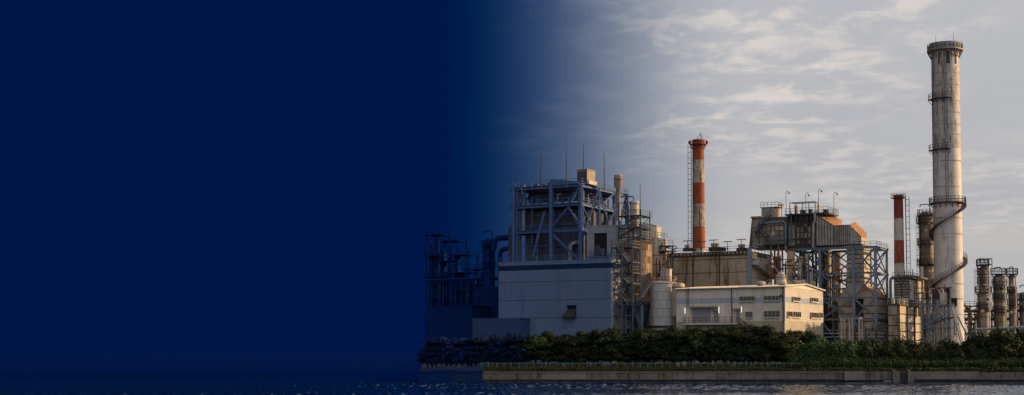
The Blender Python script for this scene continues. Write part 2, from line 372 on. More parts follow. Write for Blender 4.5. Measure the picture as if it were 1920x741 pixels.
def grid(name, m, parent, xs, zs, axis='f', off=0.0, gap=0.05, t=0.06, ribs=0, horiz=False, rd=0.07, alt=None, p_alt=0.0, gx_=None):
    gx_ = gap if gx_ is None else gx_
    for i in range(len(xs) - 1):
        for j in range(len(zs) - 1):
            mm = alt if alt and random.random() < p_alt else m
            panel(name, mm, parent, xs[i] + gx_/2, zs[j] + gap/2, xs[i+1] - xs[i] - gx_, zs[j+1] - zs[j] - gap, t, ribs, horiz, axis, off, rd)
def lin(a, b, n): return [a + (b - a) * i / n for i in range(n + 1)]
def ladder(parent, p0, p1, m=rail_m, w=0.45, cage=True, out=(0, -1)):
    b = MB(); p0, p1 = Vector(p0), Vector(p1)
    o = Vector((out[0], out[1], 0)).normalized(); s = Vector((-o.y, o.x, 0)) * w / 2
    b.bar(p0 + s, p1 + s, 0.08); b.bar(p0 - s, p1 - s, 0.08)
    n = int((p1 - p0).length / 0.6)
    for i in range(n + 1):
        c = p0.lerp(p1, i / n); b.bar(c + s, c - s, 0.05)
    if cage:
        for i in range(0, n + 1, 2):
            c = p0.lerp(p1, i / n); b.bar(c + s, c + o * 0.75 + s, 0.05); b.bar(c - s, c + o * 0.75 - s, 0.05); b.bar(c + o * 0.75 - s, c + o * 0.75 + s, 0.05)
        for k in (-1, 1): b.bar(p0 + o * 0.75 + s * k, p1 + o * 0.75 + s * k, 0.05)
    return b.build('ladder', m, parent)
def flight(parent, p, q, w=0.9, wd=(0, 1), m=steel_d, rail=True):
    """stair flight from p up to q, w wide along direction wd"""
    b = MB(); p, q = Vector(p), Vector(q); s = Vector((wd[0], wd[1], 0)).normalized() * w
    for k in (0, 1): b.bar(p + s*k, q + s*k, 0.2)
    n = max(3, int((q - p).length / 0.55))
    for i in range(n + 1):
        c = p.lerp(q, i / n); b.bar(c, c + s, 0.12)
    if rail:
        up = Vector((0, 0, 1.0))
        for k in (0, 1):
            b.bar(p + s*k + up, q + s*k + up, 0.08)
            for i in range(4):
                c = p.lerp(q, i / 3) + s*k; b.bar(c, c + up, 0.06)
    return b.build('stair_flight', m, parent)
def handrail(parent, pts, m=rail_m, h=1.1, step=1.6, r=0.045): return MB().rail(pts, h, step, r).build('railing', m, parent)
def xbrace(parent, a, b, c, d, w, m):            # a-b bottom, c-d top (c above a)
    bar('brace', a, d, w, m, parent); bar('brace', b, c, w, m, parent)

# ------------------------------------------------------------------ setting: water, land
def structure(o): o['kind'] = 'structure'; return o
def water_mat():
    m = bpy.data.materials.new('harbour_water'); m.use_nodes = True; t = m.node_tree; L = t.links.new
    b = t.nodes['Principled BSDF']; b.inputs['Base Color'].default_value = (0.001, 0.013, 0.055, 1); b.inputs['Roughness'].default_value = 0.11
    b.inputs['IOR'].default_value = 1.42
    g = N('ShaderNodeNewGeometry', t)
    n = N('ShaderNodeTexNoise', t); n.inputs['Scale'].default_value = 3.0; n.inputs['Detail'].default_value = 3; L(g.outputs['Position'], n.inputs[0])
    bp = N('ShaderNodeBump', t); bp.inputs['Strength'].default_value = 0.6; bp.inputs['Distance'].default_value = 0.06
    L(n.outputs[0], bp.inputs['Height']); L(bp.outputs[0], b.inputs['Normal'])
    return m
def build_water():
    import numpy as np
    wm = water_mat()
    b = MB(); b.add([(-9000, -3000, -.35), (9000, -3000, -.35), (9000, 16000, -.35), (-9000, 16000, -.35)], [(0, 1, 2, 3)])
    far = structure(b.build('water', wm))
    # wind chop: a finely divided sheet, cells growing with distance from the shore walk
    ny, nx = 540, 800
    t = np.linspace(0, 1, ny); Y = 1.0 / (1 / 140.0 + (1 / 800.0 - 1 / 140.0) * t)
    k = np.linspace(-.46, .46, nx)
    yy, kk = np.meshgrid(Y, k, indexing='ij'); xx = kk * (yy * .8 + 40)
    rng = np.random.default_rng(4); z = np.zeros_like(xx)
    for i in range(46):
        lam = 0.8 * (1.05 ** i) if i < 34 else rng.uniform(.9, 2.2); th = rng.normal(0.35, .75); kx, ky = math.sin(th) * 6.283 / lam, -math.cos(th) * 6.283 / lam
        ph = kx * xx + ky * yy + rng.uniform(0, 6.283)
        z += lam * 0.021 * (lam ** -.5) * (1 - 2 * np.abs(np.sin(ph / 2)) * .5 + np.sin(ph) * .5)
    gust = .7 + .5 * np.sin(xx * .031 + yy * .05 + 1.3) * np.sin(yy * .083 - xx * .017)
    z = (z - z.mean()) * gust * np.minimum(1, (235 / yy) ** 1.6)
    v = np.stack([xx, yy, z], -1).reshape(-1, 3)
    idx = np.arange(ny * nx).reshape(ny, nx)
    f = np.stack([idx[:-1, :-1], idx[:-1, 1:], idx[1:, 1:], idx[1:, :-1]], -1).reshape(-1, 4)
    me = bpy.data.meshes.new('choppy_water'); me.vertices.add(len(v)); me.vertices.foreach_set('co', v.ravel().astype(np.float32))
    me.loops.add(f.size); me.loops.foreach_set('vertex_index', f.ravel().astype(np.int32))
    me.polygons.add(len(f)); me.polygons.foreach_set('loop_start', np.arange(0, f.size, 4, dtype=np.int32))
    me.update(calc_edges=True); me.polygons.foreach_set('use_smooth', np.ones(len(f), bool)); me.materials.append(wm)
    structure(link(bpy.data.objects.new('water', me)))
build_water()
YW = 232.0                                       # sea wall face
def gx(px, Y): return (px - 960) / FPX * Y
XL = gx(786, YW)
ZW = 1.72                                        # top of the wall
# land: rows of x across, bank rising behind the wall
b = MB(); prof = [(YW + 0.55, ZW - 0.06), (YW + 2.5, 1.95), (YW + 9, GZ - 0.06), (YW + 14, GZ), (620, GZ), (3000, GZ)]
nx = 90
for Y, z in prof:
    xl = XL + 0.4 - (Y - YW) * 0.058
    for i in range(nx + 1):
        x = xl + (420 + (Y - YW) * 0.4 - xl) * (i / nx) ** 1.3
        b.v.append((x, Y, z + (random.uniform(-.05, .05) if 1 < prof.index((Y, z)) < 4 else 0)))
for k in range(len(prof) - 1):
    for i in range(nx): b.f.append((k*(nx+1)+i, k*(nx+1)+i+1, (k+1)*(nx+1)+i+1, (k+1)*(nx+1)+i))
structure(b.build('ground', soil))

def sea_wall():
    fr = Fr(1180, YW, 0, 0.0)
    t = thing('sea_wall', fr, 'long grey concrete sea wall with dark tide line along the water', 'sea wall')
    ox = fr.O[0]
    pxs = [786, 845, 905, 1016, 1098, 1178, 1260, 1342, 1420, 1500, 1580]
    xs = [gx(p, YW) - ox for p in pxs]
    for i in range(len(xs) - 1):
        m = navy if i < 1 else wallc_n if i < 2 else wallc2 if i in (3, 6) else wallc  # leftmost panels step through the painted navy fade
        c = MB(); c.frustum((xs[i] + .02, xs[i+1] - .02, -0.16, 0.6), 0.35, (xs[i] + .02, xs[i+1] - .02, 0.0, 0.6), ZW - 0.18)
        c.build('wall_panel', m, t)
    MB().box(xs[0], xs[2], -0.12, 0.75, ZW - 0.17, ZW).build('coping', navy, t); MB().box(xs[2] + .02, xs[-1], -0.12, 0.75, ZW - 0.17, ZW).build('coping', wallc2, t)
    for xa_, xb_, m_ in ((xs[0], xs[1], navy), (xs[1], xs[2], wallc_n), (xs[2], gx(2500, YW) - ox, algae)): MB().frustum((xa_, xb_, -0.42, 0.5), -1.0, (xa_, xb_, -0.2, 0.5), 0.42).build('tide_band', m_, t)
    # buttressed panels and wall with a ledge to the right
    xr = [gx(p, YW) - ox for p in (1580, 1619, 1652, 1672, 1711, 1835, 1960, 2100, 2300, 2500)]
    MB().frustum((xr[0]+.02, xr[1], -0.75, 0.6), 0.3, (xr[0]+.02, xr[1], -0.6, 0.6), ZW + 0.02).build('wall_panel', wallc2, t)
    MB().frustum((xr[1]+.02, xr[2], -0.35, 0.6), 0.3, (xr[1]+.02, xr[2], -0.25, 0.6), ZW - 0.03).build('wall_panel', wallc, t)
    for i in range(2, len(xr) - 1):
        MB().box(xr[i]+.02, xr[i+1]-.02, 0.1 if i == 2 else 0.02, 0.7, 0.4, ZW - (0.0 if i < 5 else 0.12)).build('wall_panel', wallc if i % 2 else wallc2, t)
    MB().box(xr[4], xr[-1], -0.95, 0.02, -0.8, 0.60).build('ledge', wallc, t)
    MB().box(xr[4] - .1, xr[-1], -1.0, -0.95, -0.8, 0.42).build('ledge_tide_band', algae, t)
    # return wall at the tip of the headland
    c = MB(); q = []
    a = Vector((xs[0] - 0.1, 0, 0)); bb = Vector((xs[0] - 0.1 - 330 * 0.058, 330, 0))
    c.add([a + Vector((0, 0, -1)), bb + Vector((0, 0, -1)), bb + Vector((.9, 0, -1)), a + Vector((.9, 0, -1)),
           a + Vector((.2, 0, ZW)), bb + Vector((.2, 0, GZ)), bb + Vector((.9, 0, GZ)), a + Vector((.9, 0, ZW))],
          [(0,1,2,3),(7,6,5,4),(4,5,1,0),(5,6,2,1),(6,7,3,2),(7,4,0,3)])
    c.build('return_wall', navy2, t)
    # sluice between the posts
    fs = Fr(1690, YW - 0.3, 0, 0.0)
    s = thing('sluice_outlet', fs, 'small concrete sluice outlet with two posts set in the sea wall', 'sluice')
    for p0, p1 in ((1670, 1674.5), (1698, 1702.5)):
        MB().box(fs.X(p0), fs.X(p1), -0.7, 0.25, -0.8, ZW + 0.35).build('post', wallc2, s)
    for p0, p1 in ((1675, 1683), (1703, 1711)):
        MB().box(fs.X(p0), fs.X(p1), -0.45, 0.25, -0.8, ZW - 0.05).build('pier', wallc2, s)
    MB().box(fs.X(1684), fs.X(1697), -0.1, 0.2, -0.8, ZW - 0.1).build('gate_leaf', dark, s)
    MB().box(fs.X(1652), fs.X(1666), -1.0, 0.2, -0.8, 0.32).build('landing_block', wallc2, s)
sea_wall()

# ------------------------------------------------------------------ buildings
def window(parent, fr, px0, px1, py0, py1, n, axis='f', off=0.0, two=True):
    if axis == 'f':
        z0 = fr.Z(py1, fr.X(px0, off), off); z1 = fr.Z(py0, fr.X(px0, off), off); a, bx = fr.X(px0, off, z0), fr.X(px1, off, z0)
    else:
        a0 = fr.Y(px0, off); z0 = fr.Z(py1, off, a0); z1 = fr.Z(py0, off, a0); a, bx = fr.Y(px0, off, z0), fr.Y(px1, off, z0)
    w, h = bx - a, z1 - z0; ft = 0.09
    def place(o, dd):
        if axis == 'f': o.location = (a, off - dd, z0)
        else: o.location = (off + dd, a, z0); o.rotation_euler = (0, 0, R(90))
    b = MB(); b.box(0, w, -0.12, 0, 0, ft); b.box(0, w, -0.12, 0, h - ft, h); b.box(0, ft, -0.12, 0, ft, h - ft); b.box(w - ft, w, -0.12, 0, ft, h - ft)
    for i in range(1, n): b.box(i*w/n - ft/2, i*w/n + ft/2, -0.12, 0, ft, h - ft)
    if two: b.box(ft, w - ft, -0.10, 0, h*0.52, h*0.52 + 0.06)
    f = b.build('window', frame_m, parent); place(f, 0.13)
    MB().box(-0.05, w + 0.05, -0.22, 0, -0.10, -0.004).build('sill', white_p, f)
    for i in range(n):
        p = MB().box(i*w/n + ft/2 + .003, (i+1)*w/n - ft/2 - .003, -0.045, -0.005, ft + .003, h - ft - .003).build('pane', glass, f)
        p.rotation_euler = (random.uniform(-.01, .01), 0, random.uniform(-.015, .015))

def workshop():
    fr = Fr(1472, 258, -31)
    t = thing('workshop_building', fr, 'two storey cream clad building with blue stripe, window rows and low gable roof', 'building')
    ze = fr.Z(537.5); zs1 = fr.Z(556.5); zs0 = fr.Z(566.5); zp = fr.Z(602)
    L = -fr.X(1268, 0, 9); D = fr.Y(1543, 0, 9); rise = 0.75
    MB().prismx([(0.02, zp), (D - .02, zp), (D - .02, ze), (D/2, ze + rise), (0.02, ze)], -L + .02, -0.02).build('wall', g_white, t)
    MB().box(-L - .03, 0.03, -0.03, D + .03, -0.5, zp).build('plinth', plinth_m, t)
    xs = lin(-L, 0, 8); ys = lin(0, D, 5)
    rib = 10
    for z0, z1, m in ((zp, zs0, g_white), (zs0, zs1, g_blue), (zs1, ze, g_white)):
        grid('cladding_panel', m, t, xs, [z0, z1], 'f', 0, 0.012, 0.04, rib, rd=0.045)
        grid('cladding_panel', m, t, ys, [z0, z1], 's', 0, 0.012, 0.04, 11, rd=0.045)
    MB().prismx([(0.02, ze), (D - .02, ze), (D/2, ze + rise)], -0.01, 0.07).build('gable_panel', g_white, t)
    # roof: two corrugated slopes
    for k, (ya, yb) in enumerate(((-0.35, D/2), (D/2, D + 0.35))):
        c = MB(); n = 60; x0, x1 = -L - .3, 0.4; prof = []
        for i in range(n):
            p = (x1 - x0) / n; q = x0 + i * p; prof += [(q, 0), (q + p*.55, 0), (q + p*.65, .16), (q + p*.9, .16)]
        prof.append((x1, 0)); za, zb = (ze - .01, ze + rise + .05) if k == 0 else (ze + rise + .05, ze - .01)
        m_ = len(prof)
        c.add([(x, ya, za + d) for x, d in prof] + [(x, yb, zb + d) for x, d in prof], [(i, i+1, m_+i+1, m_+i) for i in range(m_-1)])
        c.add([(x, ya, za + d) for x, d in prof] + [(x, ya, za - .12) for x, d in prof], [(m_+i, m_+i+1, i+1, i) for i in range(m_-1)])
        c.build('roof_slope', roof_c, t)
    # verge and corner trims, downpipes
    for ya, za, yb, zb in ((-.35, ze + .1, D/2, ze + rise + .16), (D/2, ze + rise + .16, D + .35, ze + .1)):
        bar('verge_trim', (0.43, ya, za), (0.43, yb, zb), 0.22, white_p, t)
    MB().box(-0.06, 0.13, -0.13, 0.06, zp + .01, ze - .05).build('corner_trim', block_m, t)
    MB().box(-0.25, 0.15, -0.42, -0.28, ze - .2, ze - .02).build('gutter_outlet', dark, t)
    MB().box(-L - .3, 0.2, -0.5, -0.36, ze - .14, ze + .02).build('gutter', block_m, t)
    for px in (1371.7, 1467.5): 
        x = fr.X(px, -0.2); MB().tube((x, -0.2, -0.3), (x, -0.2, ze - .1), 0.09).build('downpipe', conc_d, t)
    for px0, px1, a, b2, n in ((1387, 1416, 556, 565.5, 4), (1433, 1462, 555, 564.5, 4), (1398, 1412, 584.5, 596, 2), (1433, 1463, 583, 595.5, 4)):
        window(t, fr, px0, px1, a, b2, n, 'f', -0.1, n == 4 and a > 570)
    for px0, px1, a, b2, n in ((1485, 1499, 556, 564.5, 4), (1519, 1532.5, 557.8, 566, 4), (1475.5, 1483.5, 583.6, 594.5, 2), (1485.5, 1500, 584, 595, 4), (1519, 1533, 585.5, 596.3, 4), (1534.5, 1541, 586, 596.5, 2)):
        window(t, fr, px0, px1, a, b2, n, 's', 0.1, False)
    # doors, canopies
    for px0, px1, a, b2, nm in ((1297.5, 1332, 579, 604.5, 'roller_shutter'), (1338.5, 1346.5, 584, 604, 'door'), (1380, 1387, 582.5, 603, 'door')):
        x0, x1 = fr.X(px0, -.1), fr.X(px1, -.1); z0, z1 = fr.Z(b2, x0), fr.Z(a, x0)
        if nm == 'roller_shutter':
            panel(nm, block_m, t, x0, z0, x1 - x0, z1 - z0, 0.04, 10, True, 'f', -0.1, 0.03)
        else:
            d = MB().box(x0, x1, -0.18, -0.09, z0, z1).build(nm, block_m, t)
            MB().box(x1 - .2, x1 - .12, -0.25, -0.18, (z0+z1)/2 - .06, (z0+z1)/2 + .06).build('handle', dark, d)
        MB().prismx([(-1.0, z1 + .15), (-0.1, z1 + .25), (-0.1, z1 + .5), (-1.0, z1 + .27)], x0 - .5, x1 + (1.7 if nm == 'roller_shutter' else .3)).build('canopy', conc_m, t)
    # walkway with red railing
    x0, x1 = fr.X(1280, -1.3), fr.X(1382, -1.3); zw = fr.Z(606.5, (x0+x1)/2, -1.3)
    MB().box(x0, x1, -1.4, -0.08, zw - .22, zw).build('walkway_deck', white_p, t)
    for px in (1286, 1310, 1340, 1368): 
        x = fr.X(px, -1.3); MB().box(x - .12, x + .12, -1.2, -0.9, -0.4, zw - .22).build('walkway_post', conc_d, t)
    handrail(t, [(x0, -0.2, zw), (x0, -1.35, zw), (x1, -1.35, zw)], rail_red, 1.15, 1.3, 0.05)
    flight(t, (x1 + 2.9, -1.3, zw - 2.1), (x1 + .05, -1.3, zw), 1.1, (0, 1), rail_red)
    MB().box(x1 + 2.9, x1 + 4.2, -1.4, -0.08, zw - 2.35, zw - 2.1).build('stair_landing', plinth_m, t)
    handrail(t, [(x1 + 2.9, -1.35, zw - 2.1), (x1 + 4.2, -1.35, zw - 2.1)], rail_red)
    xl = fr.X(1289, -.3); ladder(t, (xl, -.28, fr.Z(577, xl)), (xl, -.28, fr.Z(531, xl)), rail_m, 0.4, False)
    fl = MB(); fl.tube((-0.5, -0.05, 0), (-0.5, -0.45, 0), .05); fl.lathe([(0.02, -.25), (.24, -.2), (.2, .2), (.05, .25)], 10, -0.5, -0.55)
    o = fl.build('floodlight', black, t); o.location = (fr.X(1465, -.2) + .5, 0, fr.Z(554.5))
    # upright white wall tubes with a weak glow in their material
    for px, a, b2, wh in ((1284, 577.5, 588.5, 'left of the roller shutter'), (1347.6, 575.5, 587.5, 'right of the roller shutter'), (1389.8, 575, 586.5, 'beside the stair head door')):
        x = fr.X(px, -.7); z0, z1 = fr.Z(b2, x), fr.Z(a, x)
        f2 = Fr(1472, 258, -31); o = bpy.data.objects.new('wall_tube', None); link(o); w = Matrix.Translation(fr.O) @ Matrix.Rotation(fr.a, 4, 'Z') @ Vector((x, -0.7, z0))
        o.location = w; o.rotation_euler = (0, 0, fr.a); tag(o, 'upright white tube on the cream wall ' + wh, 'lamp', 'wall tubes of the cream building')
        h = z1 - z0
        MB().box(-.06, .06, -.06, .06, 0, h).build('tube', tube_m, o)
        MB().box(-.05, .05, .06, .62, h * .8, h * .8 + .1).build('bracket', white_p, o)
    # roof ventilators
    for px, py, lab in ((1426, 528, 'left'), (1466, 527, 'right')):
        f2 = Fr(px, 263, -31, fr.Z(537) + GZ + .2); v = thing('roof_ventilator', f2, 'pale mushroom roof ventilator on the cream building, the %s one' % lab, 'ventilator', 'ventilators on the cream roof')
        MB().lathe([(.55, -.4), (.55, .45)], 14).build('neck', insul_l, v, True)
        MB().lathe([(.5, .35), (.95, .4), (.98, .75), (.7, .95), (.0, 1.02)], 14).build('cap', insul_l, v, True)
workshop()

def turbine_hall():
    fr = Fr(1146, 268, -27)
    t = thing('clad_hall', fr, 'large slate grey clad hall with dark blue band under its flat roof', 'building')
    zt = fr.Z(486.5); zb1 = fr.Z(493); zb0 = fr.Z(502); z3 = fr.Z(525); z2 = fr.Z(560.5); z1 = fr.Z(595)
    L = -fr.X(935, 0, 15); D = 15
    MB().box(-L + .02, -.02, .02, D, -.3, zt - .03).build('wall', annex_m, t)
    MB().box(-L - .1, .1, -.12, D + .1, zt - .02, zt + .16).build('roof_edge', hall_m, t)
    xs = lin(-L, 0, 9)
    for a, c, m in ((-.3, z1, hall_m), (z1, z2, hall_m), (z2, z3, hall_m), (z3, zb0, hall_m), (zb0, zb1, hall_b), (zb1, zt, hall_m)):
        grid('cladding_panel', m, t, xs, [a, c], 'f', 0, 0.09, 0.05, 7, rd=0.07, gx_=0.008)
    ys = lin(0, D, 5)
    for a, c, m in ((-.3, z1, block_m), (z1, z2, block_m), (z2, zb0, block_m), (zb0, zb1, hall_b), (zb1, zt, block_m)):
        grid('cladding_panel', m, t, ys, [a, c], 's', 0, 0.02, 0.05, 7, rd=0.05)
    # hooded opening
    x0, x1 = fr.X(1064, -.1), fr.X(1080, -.1); za, zb = fr.Z(596, x0), fr.Z(574.5, x0)
    MB().box(x0, x1, -.16, -.09, za, zb).build('opening', black, t)  # flat black sheet stands for the shade inside
    h = MB(); xm = x0 - 1.1
    h.add([(x0 + .2, -.17, zb - .55), (x1, -.17, zb - .55), (x1, -1.5, za + .2), (xm, -1.5, za), (xm, -.17, za), (x1, -.17, za), (x1, -1.5, za)],
          [(0, 3, 2, 1), (0, 4, 3), (1, 2, 6, 5), (3, 6, 2), (4, 5, 6, 3)])
    h.build('hood', dark, t); MB().box(x0 - .1, x1 + .1, -.5, -.1, zb, zb + .22).build('lintel', hall_b, t)
    handrail(t, [(-L + .2, .3, zt + .16), (-.2, .3, zt + .16), (-.2, D - .3, zt + .16)], steel_n, 1.0, 2.0)
    f2 = Fr(975, 272, -27); a = thing('low_annex', f2, 'low slate grey annex at the foot of the clad hall, beside the dark trees', 'building')
    L2 = -f2.X(886, 0, 4); z = f2.Z(597.5)
    MB().box(-L2, -.02, .02, 8, -.3, z - .02).build('wall', annex_m, a)
    grid('cladding_panel', annex_m, a, lin(-L2, 0, 4), [-.3, z*.5, z], 'f', 0, .02, .05, 7, rd=.05)
    MB().box(-L2 - .1, .1, -.12, 8.1, z - .02, z + .14).build('roof_edge', annex_m, a)
turbine_hall()

def boiler_house():
    fr = Fr(1090, 290, -29)
    t = thing('boiler_house', fr, 'tall open boiler house of dark blue steel frame with pipes and decks', 'boiler house')
    D = fr.Y(1175, 0, 33); L = -fr.X(964, 0, 33)
    zt = fr.Z(347); zm = fr.Z(382.5); zl = fr.Z(430.5); zg = 0
    cx = [-L, fr.X(1034, 0, 33), 0]; cy = [0, fr.Y(1122, 0, 33), fr.Y(1152, 0, 33), D]
    for x in cx: bar('column', (x, 0, zg), (x, 0, zt + (.9 if x else 0)), 0.75, steel_n, t); bar('column', (x, D, zg), (x, D, zt), .6, steel_n, t)
    for y in cy[1:3]: bar('column', (0, y, zg), (0, y, zt), 0.65, steel_n, t); bar('column', (-L, y, zg), (-L, y, zt), .6, steel_n, t)
    zlev = [fr.Z(470), zl, zm, zt]
    for z in zlev[1:]:
        w = .62
        bar('beam', (-L - 1, 0, z), (0.4, 0, z), w * .8, steel_n, t, w)
        bar('beam', (0, -.6, z - .01), (0, D + .6, z - .01), w * .8, steel_n, t, w)
        bar('beam', (-L, D, z), (0, D, z), .5, steel_n, t)
        bar('beam', (-L, 0, z - .02), (-L, D, z - .02), .5, steel_n, t)
    for z in (zm, zt): MB().box(-L - .8, .35, -.4, D + .4, z + .3, z + .38).build('deck_plate', steel_n, t)
    MB().box(-L - .8, 2 * -L / 3, -.4, 3, zl + .3, zl + .38).build('deck_plate', steel_n, t)
    # side bracing (V pattern) and front bracing
    bz = zl - 2.5
    for (ya, za), (yb, zb) in (((cy[0], bz), (cy[1], zt)), ((cy[1], zt), (cy[2], bz)), ((cy[2], bz), (cy[3], zt)), ((cy[1], zm), (cy[2], zt)), ((cy[0], zm), (cy[1], bz + 1)), ((cy[1], bz), (cy[2], zm))):
        bar('brace', (0, ya, za), (0, yb, zb), .42, steel_n, t)
    X = lambda p, z: fr.X(p, 0, z)
    for (pa, ya), (pb, yb) in (((1034, 427), (1066, 388)), ((1066, 388), (1088, 424)), ((1034, 437), (1084, 486)), ((1000, 482), (1022, 397)), ((966, 395), (985, 362)), ((1066, 385), (1086, 352))):
        za, zb = fr.Z(ya, X(pa, 30)), fr.Z(yb, X(pb, 30)); bar('brace', (X(pa, za), -.1, za), (X(pb, zb), -.1, zb), .42, steel_n, t)
    # boiler casing with panels
    x0, x1 = fr.X(986, 2.5, 20), -1.2; y0, y1 = 2.2, D - 3
    MB().box(x0, x1, y0, y1, 0, zm - .8).build('boiler_casing', boil_m, t)
    grid('casing_panel', boil_m, t, lin(x0, x1, 6), lin(fr.Z(490), zm - .9, 5), 'f', y0, .12, .12, 0)
    grid('casing_panel', boil_m, t, lin(y0, y1, 6), lin(fr.Z(490), zm - .9, 5), 's', x1, .12, .12, 0)
    for z in (zl - 3, zl + 1.5, zl + 3.6): bar('stiffener', (x0 - .2, y0 - .3, z), (x1 + .3, y0 - .3, z), .3, steel_n, t)
    # drum and burner deck machinery on the upper level
    MB().tube((x0 + .3, 4, zm + 2.3), (x1, 4, zm + 2.3), 1.15, n=16).build('steam_drum', boil_m, t, True)
    for i in range(11):
        x = x0 + .6 + i * (x1 - x0 - 1) / 10; h = random.uniform(1.2, 2.9)
        MB().path([(x, 1.4 + (i % 3) * .5, zm + .4), (x, 1.4 + (i % 3) * .5, zm + h), (x, 4, zm + h)], random.uniform(.1, .26)).build('riser_pipe', random.choice([steel_n, boil_m, boil_m]), t)
    for y in (6, 9, 12, 15): MB().box(-2.6, -1.2, y, y + 1.6, zm + .4, zm + random.uniform(1.5, 3.0)).build('fan_casing', boil_m, t)
    # large down pipes on the left
    for px, r, za, zb in ((958, .5, 0, zl + 1.5), (975, .45, 0, zt - .3), (983, .32, zl, zt), (999, .3, zl - 3, zm), (1008, .25, 0, zl)):
        x = fr.X(px, 1, 25); MB().path([(x, .8, za), (x, .8, zb - .6), (x + .3, .8, zb - .15), (x + 1.2, 1.2, zb)], r, 10).build('down_pipe', random.choice([steel_n, pipe_b, boil_m]), t, True)
    MB().path([(fr.X(1068, .6, 18), .9, 2), (fr.X(1068, .6, 18), .9, fr.Z(462)), (fr.X(1070, .6, 18), .9, fr.Z(457)), (fr.X(1076, .6, 18), 1.6, fr.Z(453)), (fr.X(1082, .6, 18), 3, fr.Z(456))], .42, 10).build('bent_duct', pipe_m, t, True)
    # pipes on the flank
    for i, y in enumerate((2.2, 4.8, 7.7, 11.3, 14.0)):
        MB().path([(-.8, y, 6), (-.8, y, zm + 2.4), (-3, y, zm + 2.8)], .2 + .08 * (i % 3), 8).build('flank_pipe', random.choice([boil_m, insul, rust_m]), t, True)
    # roof: parapet, box, stack, railings
    MB().prism([(fr.X(1033, 0, 33), zt + .4), (fr.X(1086, 0, 33), zt + .4), (fr.X(1086, 0, 33), zt + .7), (fr.X(1033, 0, 33), zt + 1.7)], -.2, -.05).build('parapet', steel_n, t)
    handrail(t, [(-L, -.2, zt + .38), (0.2, -.2, zt + .38), (.2, D + .2, zt + .38)], steel_n, 1.0, 1.5)
    handrail(t, [(-L - .6, -.3, zm + .38), (0.3, -.3, zm + .38), (.3, D + .2, zm + .38)], steel_n, 1.0, 1.5)
    handrail(t, [(-L - .6, -.3, zl + .38), (-6, -.3, zl + .38)], steel_n, 1.0, 1.5)
    for i in range(7): MB().box(-L + 1 + i*1.7, -L + 2 + i*1.7, .6, 1.6, zt + .38, zt + random.uniform(.7, 1.3)).build('roof_unit', boil_m, t)
    for px, py in ((978, 351), (1046, 365), (1103, 365)):
        x = fr.X(px, -.35, 30); z = fr.Z(py + 14, x); MB().path([(x, -.35, z), (x, -.35, z + 1.6), (x + .9, -.35, z + 1.7)], .07, 6).build('lamp_arm', pipe_m, t)
    # box on the roof: its own thing
    f2 = Fr(1101, 291, -29, zt + GZ + .4)
    b2 = thing('roof_plant_box', f2, 'rusty grey box with ribbed front on top of the boiler house', 'plant box')
    w = -f2.X(1082, 0, 3); d = f2.Y(1116, 0, 3); h = f2.Z(318)
    MB().box(-w, 0, 0, d, 0, h).build('casing', insul, b2)
    for i in range(5): MB().box(-w + .15 + i * w / 5.1, -w + .45 + i * w / 5.1, -.14, -.001, .4, h - .3).build('rib', boil_m, b2)
    MB().box(-w - .1, .1, -.1, d + .1, h, h + .15).build('lid', insul, b2)
    MB().box(-.2, .3, .2, d + .6, 0, .8).build('base_step', insul_l, b2)
    f3 = Fr(1159.5, 296, -29, zt + GZ - 7)
    s = thing('roof_stack', f3, 'short rusty cylindrical stack with cap at the boiler house corner', 'stack')
    zt3 = f3.Z(328)
    MB().lathe([(.5, 0), (.5, zt3 - 3.0), (.9, zt3 - 2.5), (.92, zt3 - .1), (.8, zt3), (.7, zt3 - .05)], 16).build('flue', insul, s, True)
    MB().lathe([(.97, zt3 - 1.2), (.97, zt3 - .9)], 16).build('band', rust_m, s, True)
    for px, ya, yb, k in ((1014, 279, 347, 'leftmost'), (1062, 272, 346, 'second from left'), (1094, 270, 320, 'above the roof box'), (1133, 282, 350, 'near the short stack')):
        f4 = Fr(px, 288, 0, fr.Z(yb) + GZ)
        r = thing('lightning_rod', f4, 'thin lightning rod on the boiler house roof, ' + k, 'lightning rod', 'rods on the boiler house')
        h4 = f4.Z(ya)
        MB().tube((0, 0, -1), (0, 0, h4 * .5), .11, .07).build('mast', dark, r); MB().tube((0, 0, h4 * .5), (0, 0, h4), .06, .03).build('tip', dark, r)
    # steam puff
boiler_house()

